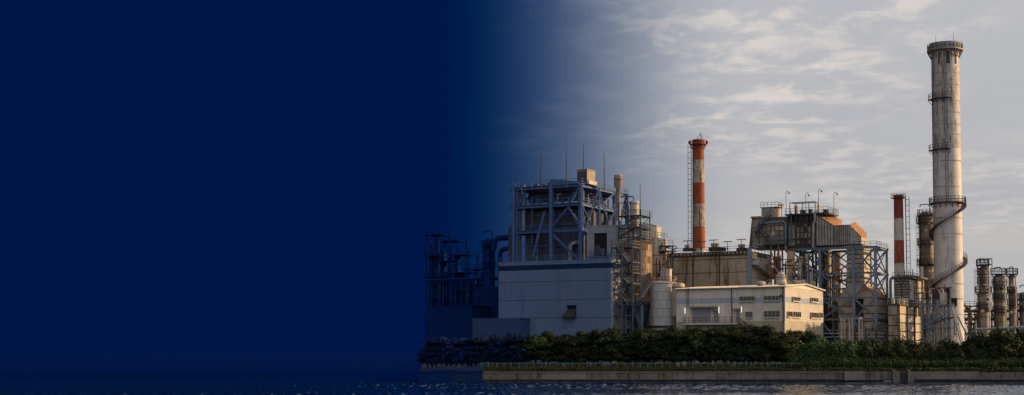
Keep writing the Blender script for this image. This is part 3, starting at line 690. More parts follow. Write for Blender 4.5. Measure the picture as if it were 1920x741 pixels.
def white_block():
    fr = Fr(1214, 281, -29)
    t = thing('sheet_clad_block', fr, 'grey white sheet clad block with a large dark opening beside the steel frame', 'building')
    zt = fr.Z(421); L = -fr.X(1101, 0, 22); D = fr.Y(1240, 0, 22)
    MB().box(-L + .02, -.02, .06, D, 0, zt).build('wall', block_m, t)
    xo0, xo1 = fr.X(1115, 0, 18), fr.X(1139, 0, 18); zo0, zo1 = fr.Z(481, xo0), fr.Z(438, xo0)
    xs = [-L, xo0, xo1, (xo1) * .55, 0]; zs = [0, zo0, zo1, zt]
    for i in range(4):
        for j in range(3):
            if i == 1 and j == 1: continue
            panel('cladding_panel', block_m, t, xs[i] + .02, zs[j] + .02, xs[i+1] - xs[i] - .04, zs[j+1] - zs[j] - .04, .3, 0, False, 'f', .06)
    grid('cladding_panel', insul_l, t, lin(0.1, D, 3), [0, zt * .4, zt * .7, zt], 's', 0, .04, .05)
    MB().box(xo0, xo1, .0, .05, zo0, zo1).build('opening', black, t)  # black sheet painted as the dark interior
    MB().box(xo0 + .3, xo0 + 1.3, -.28, -.02, zo0, zo0 + 2.2).build('machine', boil_m, t)
    for k in range(3): MB().box(xo0 + 1.5 + k * .35, xo0 + 1.6 + k * .35, -.25, -.15, zo0, zo0 + 1.6).build('pipe_stub', pipe_m, t)
    handrail(t, [(xo0 - 1, -.5, zo0 - .1), (xo1 + .4, -.5, zo0 - .1)], steel_n)
    MB().box(xo0 - 1.1, xo1 + .5, -.7, -.25, zo0 - .3, zo0 - .1).build('balcony', steel_n, t)
    MB().box(-L - .05, .08, -.3, D + .05, zt + .01, zt + .2).build('roof_edge', block_m, t)
    MB().box(.06, 1.6, .4, D - .5, 0, zt - 2.6).build('side_bay', insul_l, t)
    handrail(t, [(1.55, .45, zt - 2.6), (1.55, D - .6, zt - 2.6)])
white_block()

def rusty_silo():
    fr = Fr(1190, 276, -29)
    t = thing('rusty_silo', fr, 'rust brown plated cylindrical silo inside the stair scaffold', 'silo')
    r = 33.5 * fr.scale(); zt = fr.Z(459); zb = fr.Z(566)
    MB().lathe([(r - .06, zb), (r - .06, zt)], 36).build('shell', rust_m, t, True)
    nrow, nc = 9, 20
    cache = []
    for m in (silo_m, silo_m2, rust_m):
        c = MB(); h = (zt - zb) / nrow - .05
        a = 2 * math.pi / nc
        c.lathe([(r, 0.0), (r, h)], 3, 0, 0, 0.012, a - .012)
        cache.append(c.mesh('plate', m, True))
    for j in range(nrow):
        for i in range(nc):
            o = bpy.data.objects.new('plate', random.choices(cache, (7, 2, 1))[0])
            o.location = (0, 0, zb + j * (zt - zb) / nrow); o.rotation_euler = (0, 0, 2 * math.pi / nc * (i + .5 * (j % 2))); s = random.uniform(.998, 1.012); o.scale = (s, s, 1)
            link(o, t)
    MB().lathe([(0, zt + .5), (r * .6, zt + .35), (r + .05, zt), (r + .05, zt - .2)][::-1], 30).build('roof', rust_m, t, True)
    MB().lathe([(r + .12, zb - .7), (r + .12, zb)], 30).build('base_ring', dark, t, True)
    for i in range(6):
        a = i * math.pi / 3 + .35; x, y = (r - .4) * math.cos(a), (r - .4) * math.sin(a)
        MB().tube((x, y, 0), (x, y, zb - .7), .34, n=10).build('leg', pipe_b, t)
    for i in range(3):
        a0, a1 = i * 2.1 + .35, i * 2.1 + 1.4; bar('brace', ((r-.4)*math.cos(a0), (r-.4)*math.sin(a0), 0), ((r-.4)*math.cos(a1), (r-.4)*math.sin(a1), zb - 1), .25, steel_d, t)
    MB().lathe([(r * .2, 1.5), (r - .2, zb - .6)], 20).build('hopper_cone', dark, t, True)
    MB().ringrail(r - .1, zt + .1, 1.0, 16).build('railing', rail_m, t)
    # slim vessel above
    f2 = Fr(1189.5, 276, -29, zt + GZ + .3)
    v = thing('slim_vessel', f2, 'slim pale cyclone vessel with cone above the rusty silo', 'vessel')
    r2 = 8.6 * fr.scale(); z0 = f2.Z(421); z1 = f2.Z(378)
    MB().lathe([(r2 * .35, -.2), (r2 * .38, z0 - 2.2), (r2, z0), (r2, z1 - .4), (r2 * 1.12, z1 - .38), (r2 * 1.12, z1), (0, z1 + .25)], 20).build('shell', insul_l, v, True)
    for z in lin(z0, z1 - .6, 3): MB().lathe([(r2 + .07, z), (r2 + .07, z + .16)], 20).build('stiffening_ring', insul, v, True)
    MB().path([(0, -.3, z1), (0, -.3, z1 + .9), (-.9, -.3, z1 + 1.1), (-1.6, -.3, z1 + .3), (-1.6, -.3, z1 - 3)], .14).build('vent_pipe', rail_m, v)
    # scaffold round the vessel
    s = thing('vessel_scaffold', f2, 'upper steel scaffold with platforms round the slim vessel', 'scaffold')
    A = 2.35
    hz = [f2.Z(p) for p in (459, 446, 429, 406)] + [f2.Z(382)]
    for x in (-A, A):
        for y in (-A, A): bar('post', (x, y, 0), (x, y, hz[-1] if x < 0 else hz[-2] + 1), .2, steel_d, s)
    for z in hz[1:4]:
        MB().box(-A - .3, A + .3, -A - .3, -r2 - .1, z - .08, z).build('platform', steel_d, s)
        MB().box(r2 + .1, A + .3, -r2 - .09, A + .3, z - .08, z).build('platform', steel_d, s)
        for q in ((-A, -A, A, -A), (A, -A, A, A), (-A, A, A, A), (-A, -A, -A, A)): bar('beam', (q[0], q[1], z - .15), (q[2], q[3], z - .15), .16, steel_d, s)
        handrail(s, [(-A - .3, -A - .3, z), (A + .3, -A - .3, z), (A + .3, A + .3, z)], rail_m, 1.1, 1.0)
    for a, c in zip(hz[:3], hz[1:4]):
        bar('brace', (-A, -A, a), (A, -A, c), .13, steel_d, s); bar('brace', (A, -A, a), (A, A, c), .13, steel_d, s)
    flight(s, (-A, -A - .2, hz[1]), (A - 1.4, -A - .2, hz[2]), .8, (0, 1)); flight(s, (A - .6, -A - .2, hz[2]), (-A + .8, -A - .2, hz[3]), .8, (0, 1))
    bar('hoist_beam', (-A, -A, hz[-1]), (-A + 2.2, -A, hz[-1]), .18, steel_d, s)
    MB().tube((A, -A, hz[3]), (A, -A, f2.Z(350)), .08, .05).build('lightning_rod', dark, s)
rusty_silo()

def stair_tower():
    fr = Fr(1187, 267, -29)
    t = thing('stair_tower', fr, 'open blue steel stair tower zigzagging between the hall and the white tank', 'stair tower')
    L = -fr.X(1147, 0, 10); D = 3.6; xm = fr.X(1167, 0, 10)
    lev = [0.0] + [fr.Z(p) for p in (614, 590, 570, 550, 530, 510, 490, 462)]
    for x in (-L, xm, 0):
        for y in (0, D): bar('post', (x, y, 0), (x, y, lev[-1] + (1.2 if x else .4)), .24, steel_m, t)
    for k, z in enumerate(lev[1:]):
        for y in (0, D): bar('beam', (-L, y, z - .12), (0, y, z - .12), .2, steel_m, t)
        for x in (-L, 0): bar('beam', (x, 0, z - .14), (x, D, z - .14), .18, steel_m, t)
        odd = k % 2
        xa, xb = (-L, -L + 1.1) if odd else (-1.1, 0)
        MB().box(xa, xb, 0.1, D - .1, z - .06, z).build('landing', steel_d, t)
        handrail(t, [(xa, .02, z), (xb, .02, z)], rail_m, 1.1, .8)
        if k % 3 == 2 or k == 7: MB().box(-L, 0, 1.9, D - .1, z - .065, z - .005).build('platform', steel_d, t); handrail(t, [(-L, D, z), (0, D, z), (0, .1, z)], rail_m)
        if k:
            z0 = lev[k]
            p, q = ((-1.1, .15, z0), (-L + 1.1, .15, z)) if odd else ((-L + 1.1, 1.05, z0), (-1.1, 1.05, z))
            flight(t, p, q, .85, (0, 1), steel_m)
    for k in range(0, 8, 2):
        za, zb = lev[k], lev[min(8, k + 2)]
        xbrace(t, (-L, 0, za), (xm, 0, za), (-L, 0, zb), (xm, 0, zb), .14, steel_m)
        bar('brace', (0, 0, za), (0, D, zb), .14, steel_m, t); bar('brace', (-L, D, za), (0, D, zb), .14, steel_d, t)
    # stair rising from the tower to the white tank
    flight(t, (.1, 1.4, lev[3]), (fr.X(1217, 1.4, 14), 1.4, fr.Z(533)), .9, (0, 1), steel_m)
    flight(t, (.1, 1.0, lev[2]), (3.4, 1.0, 1.0), .9, (0, 1), steel_m)
    # tangle of pipework at the foot
    f2 = Fr(1182, 272, -29)
    p = thing('pipe_cluster', f2, 'tangle of dark pipes and valves at the foot of the stair tower', 'pipes')
    for i in range(16):
        x, y, z = random.uniform(-3.5, 4.5), random.uniform(-1, 2), random.uniform(.3, 2.5)
        pts = [Vector((x, y, z))]
        for k in range(4):
            ax = random.randrange(3); d = random.uniform(.8, 2.6) * random.choice((-1, 1)); q = pts[-1].copy(); q[ax] += d if ax < 2 else abs(d); q.z = min(q.z, 6.8); q.x = max(-3.8, min(5, q.x)); pts.append(q)
        MB().path(pts, random.uniform(.1, .22), 7).build('pipe', random.choice([pipe_m, pipe_b, dark, insul, rust_m]), p)
stair_tower()

def white_tank():
    fr = Fr(1243, 275, -29, GZ)
    t = thing('white_tank', fr, 'round grey white storage tank with railed roof left of the cream building', 'tank')
    r = 26.0 * fr.scale(); zt = fr.Z(532); zb = fr.Z(611)
    MB().lathe([(r + .25, 0), (r + .25, zb - .5)], 30).build('foundation', conc_m, t, True)
    MB().lathe([(r - .05, zb - .5), (r - .05, zt)], 36).build('shell', dark, t, True)
    nr, nc = 5, 14; h = (zt - zb) / nr; a = 2 * math.pi / nc
    ms = []
    for m in (tank_m, insul_l): ms.append(MB().lathe([(r, .0), (r, h - .06)], 4, 0, 0, .006, a - .006).mesh('plate', m, True))
    for j in range(nr):
        for i in range(nc):
            o = bpy.data.objects.new('plate', ms[0] if random.random() < .96 else ms[1]); o.location = (0, 0, zb + j * h); o.rotation_euler = (0, 0, a * i + (a/2 if j % 2 else 0)); link(o, t)
    MB().lathe([(r + .12, zb - .5), (r + .12, zb - .05)], 36).build('base_ring', dark, t, True)
    MB().lathe([(r + .2, zt), (r + .2, zt + .12), (r * .5, zt + .5), (0, zt + .6)], 36).build('roof', tank_m, t, True)
    MB().ringrail(r + .1, zt + .12, 1.15, 22).build('railing', rail_red, t)
    x = fr.X(1262, -r, 9); MB().path([(x, -r * .75 - .3, .5), (x, -r * .75 - .3, zt + .4), (x + .4, -r * .6, zt + 1)], .12).build('riser_pipe', pipe_m, t)
    ladder(t, (-1.2, -r - .12, zb), (-1.2, -r - .12, zt + 1), rail_m, .4, False)
    f2 = Fr(1249, 274, -29, zt + GZ + .5)
    c = thing('vent_housing', f2, 'small lit vent housing with sloped grey side on the white tank', 'vent')
    MB().box(.1, 1.0, -.5, .5, 0, f2.Z(506)).build('shaft', insul_l, c)
    MB().box(0, 1.1, -.6, .6, f2.Z(506), f2.Z(504.5)).build('cap', insul_l, c)
    MB().prism([(-1.5, 0), (.09, 0), (.09, 2.4), (-.5, 2.4)], -.45, .45).build('sloped_duct', duct_m, c)
    f3 = Fr(1272, 271.5, -29, zt + GZ - 2.6)
    d = thing('small_drum', f3, 'small warm lit drum between the white tank and the cream building', 'drum')
    MB().lathe([(1.25, -4), (1.25, 2.2), (1.0, 2.5), (0, 2.6)], 20).build('shell', beige, d, True); MB().lathe([(1.3, 1.6), (1.3, 1.8)], 20).build('hoop', rust_m, d, True)
white_tank()

def t_floodlight(px, ytop, Y, zb, lab):
    f = Fr(px, Y, -29, zb); h = f.Z(ytop)
    t = thing('floodlight_pole', f, lab, 'floodlight', 'floodlight poles on the stained hall roof')
    MB().tube((0, 0, -.3), (0, 0, h), .07, n=6).build('pole', rail_m, t)
    MB().box(-.95, .95, -.12, .12, h, h + .16).build('lamp_head', dark, t)
    MB().box(-.12, .12, -.1, .1, 0, .5).build('gear_box', dark, t)

def filter_hall():
    fr = Fr(1404, 287, -29)
    t = thing('stained_hall', fr, 'windowless concrete hall with brown streaks and dark cornice behind the cream building', 'building')
    zt = fr.Z(470); L = -fr.X(1249, 0, 19); D = fr.Y(1446, 0, 19)
    MB().box(-L + .03, -.03, .03, D, 0, zt - .1).build('wall', conc_d, t)
    xs = [-L, fr.X(1300, 0, 19), fr.X(1349.5, 0, 19), 0]; zs = [0, fr.Z(545, -5), fr.Z(511, -5), fr.Z(486, -5), zt - .9]
    grid('wall_panel', conc_m, t, xs, zs, 'f', 0, .14, .1)
    for x in xs[:3]: MB().box(x - .14, x + .14, -.2, 0.02, 0, zt - .9).build('pilaster', conc_d, t)
    MB().box(-L - .2, .15, -.35, D + .1, zt - .85, zt).build('cornice', conc_d, t)
    for i in range(22): MB().box(-L + i * L / 22 + .1, -L + (i + .55) * L / 22, -.5, -.36, zt - .6, zt - .15).build('cornice_block', conc_m, t)
    # right flank: corner column, lit wall panels, sloping chute
    MB().box(.02, .75, -.5, .25, 0, zt + .5).build('corner_column', steel, t)
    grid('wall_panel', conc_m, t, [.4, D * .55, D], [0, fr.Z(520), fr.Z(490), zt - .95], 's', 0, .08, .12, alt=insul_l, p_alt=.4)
    for k in range(2): MB().box(.13, .5, 1.2 + k * 1.9, 2.6 + k * 1.9, fr.Z(484), fr.Z(474)).build('vent_box', beige, t)
    MB().prismx([(1.0, fr.Z(496)), (D * .9, fr.Z(519)), (D * .9, fr.Z(499)), (2.2, fr.Z(487))], .15, 1.6).build('chute', duct_m, t)
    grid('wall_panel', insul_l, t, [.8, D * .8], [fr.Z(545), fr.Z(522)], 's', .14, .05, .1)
    handrail(t, [(-L, 0, zt), (.1, 0, zt), (.1, D, zt)], rail_m, 1.0, 2.0)
    for px, w, h, lab in ((1290, 1.1, 1.2, 'leftmost'), (1341, 1.5, 1.5, 'middle'), (1391, 1.2, 1.3, 'rightmost')):
        f = Fr(px, 289, -29, zt + GZ); v = thing('roof_fan', f, 'dark box fan on the stained hall roof, the %s one' % lab, 'roof fan', 'fans on the stained hall')
        MB().box(-w*.8, w*.8, -.7, .7, 0, h * .55).build('base', dark, v); MB().frustum((-w*.45, w*.45, -.5, .5), h * .55, (-w*.55, w*.55, -.6, .6), h * 1.1).build('hood', insul, v)
        MB().box(w*.8, w*1.5, -.45, .45, .0, h * .5).build('duct_stub', dark, v)
    for px, y, k in ((1289, 452.5, 'leftmost'), (1315, 454, 'in front of the orange chimney base'), (1338, 451, 'third from left'), (1364, 454, 'second from right'), (1390, 450, 'rightmost')):
        t_floodlight(px, y, 285, zt + GZ, 'T shaped floodlight pole on the stained hall roof, ' + k)
    # pipes and ladder between hall and silo
    f2 = Fr(1245, 283, -29); p = thing('pipe_bank', f2, 'bank of upright pipes and small platforms between the rusty silo and stained hall', 'pipes')
    for i, (dx, r, ya, m) in enumerate(((-2.2, .3, 470, rust_m), (-1.2, .22, 462, insul), (-.4, .35, 475, dark), (.5, .2, 466, pipe_m), (1.2, .28, 480, rust_m), (2.0, .18, 470, insul_l))):
        z = f2.Z(ya); MB().path([(dx, -.5 + .3 * (i % 2), 2), (dx, -.5 + .3 * (i % 2), z), (dx + 1.0, .2, z + .5)], r, 8).build('pipe', m, p, True)
    for ya in (462, 472): z = f2.Z(ya); MB().box(-2.8, 2.6, -1.2, .8, z - .1, z).build('platform', dark, p); handrail(p, [(-2.8, -1.2, z), (2.6, -1.2, z)], rail_m)
    MB().box(-1.5, .4, -.9, .6, f2.Z(500), f2.Z(476)).build('casing', beige, p)
    for dx in (-2.7, 2.4): bar('post', (dx, -1.1, 0), (dx, -1.1, f2.Z(462)), .2, steel_d, p)
filter_hall()

def banded_chimney(fr, name, label, py_bands, mats, r_at, ringy):
    t = thing(name, fr, label, 'chimney')
    zs = [fr.Z(p) for p in py_bands]
    for a, c, m in zip(zs, zs[1:], mats):
        MB().lathe([(r_at(a), a), (r_at(c), c - .02)], 40).build('band', m, t, True)
    top = zs[-1]
    MB().lathe([(r_at(top) * .82, top - 2), (r_at(top) * .82, top + .05), (r_at(top) + .04, top + .06), (r_at(top) + .04, top - .35)], 32).build('rim', rust_m, t, True)
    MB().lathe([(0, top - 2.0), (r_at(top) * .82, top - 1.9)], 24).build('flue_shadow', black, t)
    return t, zs
def chimneys():
    fr = Fr(1312, 312, 0)
    k = fr.scale(); ztop = fr.Z(263)
    rr = lambda z: k * (13.2 - 2.4 * z / ztop) + .0
    t, zs = banded_chimney(fr, 'banded_chimney', 'peeling orange red and white banded chimney rising behind the stained hall',
        (690, 466.5, 425, 383.5, 343, 301.5, 263), (ch_wht2, ch_org, ch_wht, ch_red, ch_wht, ch_red), rr, 0)
    for z in zs[1:-1]: MB().lathe([(rr(z) + .05, z - .08), (rr(z) + .05, z + .08)], 36).build('hoop', seam_m, t, True)
    zp = fr.Z(272); R2 = 17 * k * .92
    MB().lathe([(rr(zp), zp), (R2, zp), (R2, zp + .12), (rr(zp), zp + .12)], 24).build('platform', ch_dred, t)
    for i in range(10):
        a = i * math.pi / 5; bar('bracket', (rr(zp)*math.cos(a), rr(zp)*math.sin(a), zp - 1), (R2*math.cos(a), R2*math.sin(a), zp), .12, ch_dred, t)
    MB().ringrail(R2, zp + .1, .9, 14, w=.06).build('railing', ch_dred, t)
    for s in (-1, 1): MB().lathe([(.05, 0), (.3, .05), (.3, .75), (.05, .85)], 10, s * (R2 + .1), -.3).build('warning_lamp', redlamp, t, True).location = (0, 0, zp + .1)
    for a in (0, 2.1, 4.2): MB().tube((rr(zp)*.8*math.cos(a), rr(zp)*.8*math.sin(a), zs[-1]), (0.6, 0, zs[-1] + 1.5), .05).build('mast_stay', dark, t)
    MB().tube((.6, 0, zs[-1] - .2), (.6, 0, fr.Z(247)), .07, .03).build('mast', dark, t)
    ladder(t, (-rr(0) - .12, -.4, fr.Z(468)), (-rr(ztop) - .35, -.4, zp), rail_m, .45, True, (-1, -.15))
    fr = Fr(1689, 292, 0); k = fr.scale(); ztop2 = fr.Z(366)
    r2 = lambda z: k * (11.0 - 2.6 * min(1, max(0, z / ztop2)))
    t, zs = banded_chimney(fr, 'red_topped_chimney', 'slim red and white banded chimney with side ladder left of the tall stack', (690, 494, 451, 410, 366), (ch_wht2, ch_red, ch_wht2, ch_dred), r2, 0)
    zp = fr.Z(372); MB().lathe([(r2(zp), zp), (r2(zp) + .6, zp), (r2(zp) + .6, zp + .1), (r2(zp), zp + .1)], 24).build('platform', ch_dred, t)
    MB().ringrail(r2(zp) + .6, zp + .1, .8, 12, w=.06).build('railing', ch_dred, t)
    for z in zs[1:-1]: MB().lathe([(r2(z) + .05, z - .06), (r2(z) + .05, z + .06)], 32).build('hoop', seam_m, t, True)
    ladder(t, (r2(0) + .25, -.3, fr.Z(516)), (r2(ztop2) + .45, -.3, zp + .3), dark, .55, True, (1, -.5))
chimneys()

def precipitator():
    fr = Fr(1533, 296, -29)
    t = thing('precipitator', fr, 'weathered grey dust collector with roof deck, stairs and ribbed duct on stilts', 'dust collector')
    zb = fr.Z(461); zt = fr.Z(403)
    X = lambda p, y=0.0, z=25.0: fr.X(p, y, z)
    D = 7.0
    # left battered block with insulation panels
    x0, x1 = X(1404), X(1478)
    zl = fr.Z(409, x0)
    MB().prism([(x0 - .2, fr.Z(466, x0)), (x1, fr.Z(466, x1)), (x1, zl), (x0 + .55, zl)], .6, D).build('left_casing', insul_d, t)
    MB().box(x0 + .3, x0 + 2.5, .4, D - .2, zl, zl + .35).build('casing_cap', rust_roof, t)
    xs = lin(X(1437, .5), X(1470, .5), 4); grid('insulation_panel', insul, t, xs, lin(fr.Z(463, x0), fr.Z(416, x0), 5), 'f', .6, .16, .14, alt=insul_l, p_alt=.12)
    grid('insulation_panel', insul, t, lin(x0 + .6, xs[0], 2), lin(fr.Z(462, x0), zl - .3, 3), 'f', .6, .16, .08)
    # mid block: upright ribs before sagging lagging
    x2, x3 = x1 + .02, 0
    MB().box(x2, x3, .5, D, zb, zt).build('mid_casing', insul_d, t)
    grid('lagging_panel', insul, t, lin(X(1493, .4), X(1528, .4), 5), lin(zb + .5, fr.Z(413), 4), 'f', .5, .16, .14, alt=insul_d, p_alt=.35)
    grid('rib_panel', duct_m, t, lin(x2, X(1491, .5), 2), [zb + .3, zb + 2.6, zt - .5], 'f', .5, .06, .15, 2)
    for p in (1493, 1500, 1507, 1514, 1521, 1528): bar('rib', (X(p), .12, zb), (X(p), .12, zt), .2, conc_d, t)
    for y in (418, 447): bar('stiffener', (x2, .1, fr.Z(y)), (x3, .1, fr.Z(y)), .2, conc_d, t)
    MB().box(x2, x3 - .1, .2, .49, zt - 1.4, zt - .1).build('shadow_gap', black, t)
    # roof deck
    zr = fr.Z(399); xr = fr.X(1560, 2, 30)
    MB().box(x2 - .6, xr, -.4, D + .2, zr - .3, zr).build('roof_deck', steel_d, t)
    handrail(t, [(x2 - .5, -.35, zr), (xr, -.35, zr), (xr, D, zr)], rail_m, 1.15, 1.2)
    handrail(t, [(x2 - .5, D, zr), (xr, D, zr)], rail_m, 1.15, 1.2)
    for i in range(8): bar('hanger', (x2 + .7 + i * 1.1, .1, zr - .3), (x2 + .7 + i * 1.1, .1, zr - 1.6), .14, steel_d, t)
    xa, xb = X(1480), X(1528); zf = fr.Z(377.5)
    for x in lin(xa, xb, 4): bar('gantry_post', (x, .6, zr), (x, .6, zf), .14, rail_m, t)
    bar('gantry_beam', (xa, .6, zf), (xb, .6, zf), .17, rail_m, t); bar('gantry_beam', (xa, 2.6, zf), (xb, 2.6, zf), .15, rail_m, t)
    for p, w, h in ((1489, .4, 1.9), (1502, 1.0, .9), (1516, .7, 1.0), (1532, .35, 2.1), (1545, .9, .7)): 
        MB().box(X(p) - w/2, X(p) + w/2, 1.2, 2.2, zr, zr + h).build('roof_unit', random.choice([beige, dark, rust_m]), t)
    # drum hut on the left roof
    xd0, xd1 = X(1425), X(1457)
    MB().box(xd0, xd1 - 1, 1.2, 4.2, zl, fr.Z(389, xd0)).build('hut', duct_m, t)
    MB().lathe([(1.1, zl), (1.1, fr.Z(390.5, xd1)), (.9, fr.Z(389.5, xd1)), (0, fr.Z(389, xd1))], 18, xd1 - 1.0, 2.2).build('drum', beige, t, True)
    zd = fr.Z(389, xd0); MB().box(xd0 - .3, xd1 + .2, 1, 4.4, zd, zd + .12).build('hut_roof', rust_roof, t)
    handrail(t, [(xd0 - .2, 1.1, zd + .12), (xd1 + .1, 1.1, zd + .12), (xd1 + .1, 4.2, zd + .12)], rail_m, 1.0, .8)
    bar('lamp_head', (X(1457), .8, fr.Z(380.5)), (X(1467), .8, fr.Z(380.5)), .18, dark, t); bar('lamp_post', (X(1464), .8, zl), (X(1464), .8, fr.Z(381)), .1, dark, t)
    # stairs across the left block
    za, zc, ze = fr.Z(401, X(1447)), fr.Z(434, X(1421)), fr.Z(456, X(1447))
    flight(t, (X(1420), -.5, zc), (X(1447), -.5, za), .9, (0, 1)); flight(t, (X(1447), -.5, ze), (X(1424), -.5, zc), .9, (0, 1))
    MB().box(X(1415), X(1424), -.6, .5, zc - .1, zc).build('landing', steel_d, t); handrail(t, [(X(1415), -.6, zc), (X(1424), -.6, zc)])
    bar('strut', (X(1416), -.4, zc), (X(1424), .5, zc - 2.4), .14, steel_d, t)
    for p in (1447, 1461): bar('platform_post', (X(p), -.5, fr.Z(470)), (X(p), -.5, fr.Z(437)), .18, steel, t)
    z = fr.Z(455); MB().box(X(1432), X(1476), -.8, .5, z - .12, z).build('walkway', steel_d, t); handrail(t, [(X(1432), -.8, z), (X(1476), -.8, z)])
    # pale blue pipe
    zz = fr.Z(412); MB().path([(X(1425), -.2, zz - .3), (X(1468), -.2, zz), (X(1473, -.3), -.3, zz - .4), (X(1473, -.3), -.3, fr.Z(469)), (X(1477, -.3), -.3, fr.Z(473))], .2, 8).build('pale_pipe', pipe_b, t, True)
    MB().path([(X(1525), -.2, fr.Z(470)), (X(1526), -.2, fr.Z(420)), (X(1529), -.2, fr.Z(414)), (X(1529), -.2, fr.Z(398)), (X(1533), .3, fr.Z(396))], .3, 8).build('flue_pipe', duct_m, t, True)
    MB().path([(X(1484), -.1, zb), (X(1484), -.1, fr.Z(396))], .16, 8).build('grey_pipe', rail_m, t, True)
    # wedge block: sloping rusted top, ribbed panels
    xw = X(1563); zw = fr.Z(423, xw)
    MB().prism([(0.02, zb), (xw, zb), (xw, zw), (0.02, zt)], .3, D).build('wedge_casing', insul_d, t)
    n = 6
    for i in range(n):
        a, c = 0.05 + i * (xw - .05) / n, 0.05 + (i + 1) * (xw - .05) / n - .16
        za_, zc_ = zt + (zw - zt) * a / xw, zt + (zw - zt) * c / xw
        MB().prism([(a, zb + .05), (c, zb + .05), (c, zc_ - .1), (a, za_ - .1)], .14, .29).build('rib_panel', duct_m, t)
    for k in range(7):
        y0 = .3 + k * (D - .3) / 7
        MB().add([(0.1, y0, zt), (xw, y0, zw), (xw, y0 + .85, zw), (0.1, y0 + .85, zt), (0.1, y0, zt + .12 + k * .22), (xw, y0, zw + .12 + k * .22), (xw, y0 + .85, zw + .3 + k * .22), (0.1, y0 + .85, zt + .3 + k * .22)],
                 [(0,3,2,1),(4,5,6,7),(0,1,5,4),(1,2,6,5),(2,3,7,6),(3,0,4,7)]).build('roof_sheet', rust_roof, t)
    # horizontal duct with sloping end, then the drop
    xe1, xe2 = X(1592), X(1613); zk = fr.Z(444, xe2); dz = fr.Z(423, xw); dd = 5.2
    MB().prism([(xw + .02, zb), (xe2, zb), (xe2, zk), (xe1, dz), (xw + .02, dz)], .5, dd).build('cross_duct', insul_d, t)
    MB().prism([(xe1 + .05, zb + .08), (xe2 - .05, zb + .08), (xe2 - .05, zk - .12), (xe1 + .05, dz - .14)], .4, .49).build('duct_panel', duct_m, t)
    for i in range(8):
        a = xw + .1 + i * (xe1 - xw) / 8
        MB().box(a, a + (xe1 - xw) / 8 - .18, .38, .49, zb + .05, zb + (dz - zb) * .55 - .05).build('duct_panel', duct_m, t)
        MB().box(a, a + (xe1 - xw) / 8 - .18, .40, .49, zb + (dz - zb) * .55, dz - .08).build('duct_panel', duct_m, t)
    for k in range(5):
        y0 = .5 + k * (dd - .5) / 5
        MB().add([(xe1, y0, dz), (xe2, y0, zk), (xe2, y0 + .88, zk), (xe1, y0 + .88, dz), (xe1, y0, dz + .12 + k * .2), (xe2 + .08, y0, zk + .12 + k * .2), (xe2 + .08, y0 + .88, zk + .28 + k * .2), (xe1, y0 + .88, dz + .28 + k * .2)],
                 [(0,3,2,1),(4,5,6,7),(0,1,5,4),(1,2,6,5),(2,3,7,6),(3,0,4,7)]).build('roof_sheet', rust_roof, t)
    MB().box(xw, xe1, .5, dd, dz, dz + .1).build('duct_top', rust_roof, t)
    grid('end_panel', insul_l, t, lin(.5, dd, 3), [zb, (zb + zk) / 2, zk], 's', xe2, .06, .06)
    # vertical duct of lagging bands
    xv0, xv1 = X(1588, .8, 17), X(1620, .8, 17); y0, y1 = .8, .8 + (fr.Y(1635, xv1, 17) - .8)
    zf1, zf0 = fr.Z(538), fr.Z(560)
    MB().box(xv0 + .05, xv1 - .05, y0 + .05, y1 - .05, zf1, zb).build('drop_duct', insul_d, t)
    nb = 9
    for i in range(nb):
        a, c = zf1 + i * (zb - zf1) / nb, zf1 + (i + 1) * (zb - zf1) / nb - .2
        e = random.uniform(0, .06)
        MB().frustum((xv0 - e, xv1 + e, y0 - e, y1 + e), a, (xv0 - e, xv1 + e, y0 - e, y1 + e), c - .12).frustum((xv0, xv1, y0, y1), c - .12, (xv0 + .06, xv1 - .06, y0 + .06, y1 - .06), c).build('lagging_band', insul_l, t)
    xa, xb = X(1573, .8, 11), X(1647, .8, 11)
    MB().frustum((xa, xb, y0 - .3, y1 + .4), zf0, (xv0, xv1, y0, y1), zf1).build('flare', insul_l, t)
    MB().frustum((xv1 - .2, xb + .15, y0 - .2, y1 + .5), zf0 + .05, (xv1 - .6, xv1 + .15, y0 - .1, y1 + .1), zf1 + .1).build('flare_sheet', rust_roof, t)
    nb = 8
    for lo, hi in ((xa, X(1599, .8, 8)), (X(1621, .8, 8), xb)):
        MB().box(lo + .1, hi - .1, y0 - .2, y1 + .3, 1.0, zf0).build('duct_leg', insul_d, t)
        for i in range(nb):
            a, c = 1.0 + i * (zf0 - 1) / nb, 1.0 + (i + 1) * (zf0 - 1) / nb - .2
            e = random.uniform(0, .07)
            MB().box(lo - e, hi + e, y0 - .3 - e, y1 + .4 + e, a, c).build('lagging_band', insul_l, t)
    MB().box(xa - .3, xb + .3, y0 - .6, y1 + .6, 0, 1.0).build('fan_plinth', conc_d, t)

    # trestle: its own thing
    f2 = Fr(1644, 289, -29)
    s = thing('steel_trestle', f2, 'tall cross braced blue grey steel trestle carrying the ducts', 'trestle')
    zt2 = f2.Z(463); lev = [0, f2.Z(598), f2.Z(558), f2.Z(511), zt2]
    D2 = f2.Y(1663.5, 0, 15); xs = [f2.X(p, 0, 14) for p in (1396, 1480, 1538, 1601, 1644)]
    xs[0] = f2.X(1500, 0, 14) - 0; xs = [xs[1], xs[2], xs[3], 0]
    for i, x in enumerate(xs):
        for y in (0, D2): bar('column', (x, y, 0), (x, y, zt2), .52 if y == 0 else .44, steel, s)
    for z in lev[1:]:
        w = .5 if z == zt2 else .38
        for y in (0, D2): bar('beam', (xs[0] - .5, y, z), (.4, y, z), w, steel, s)
        for x in xs: bar('beam', (x, 0, z), (x, D2, z), w * .9, steel, s)
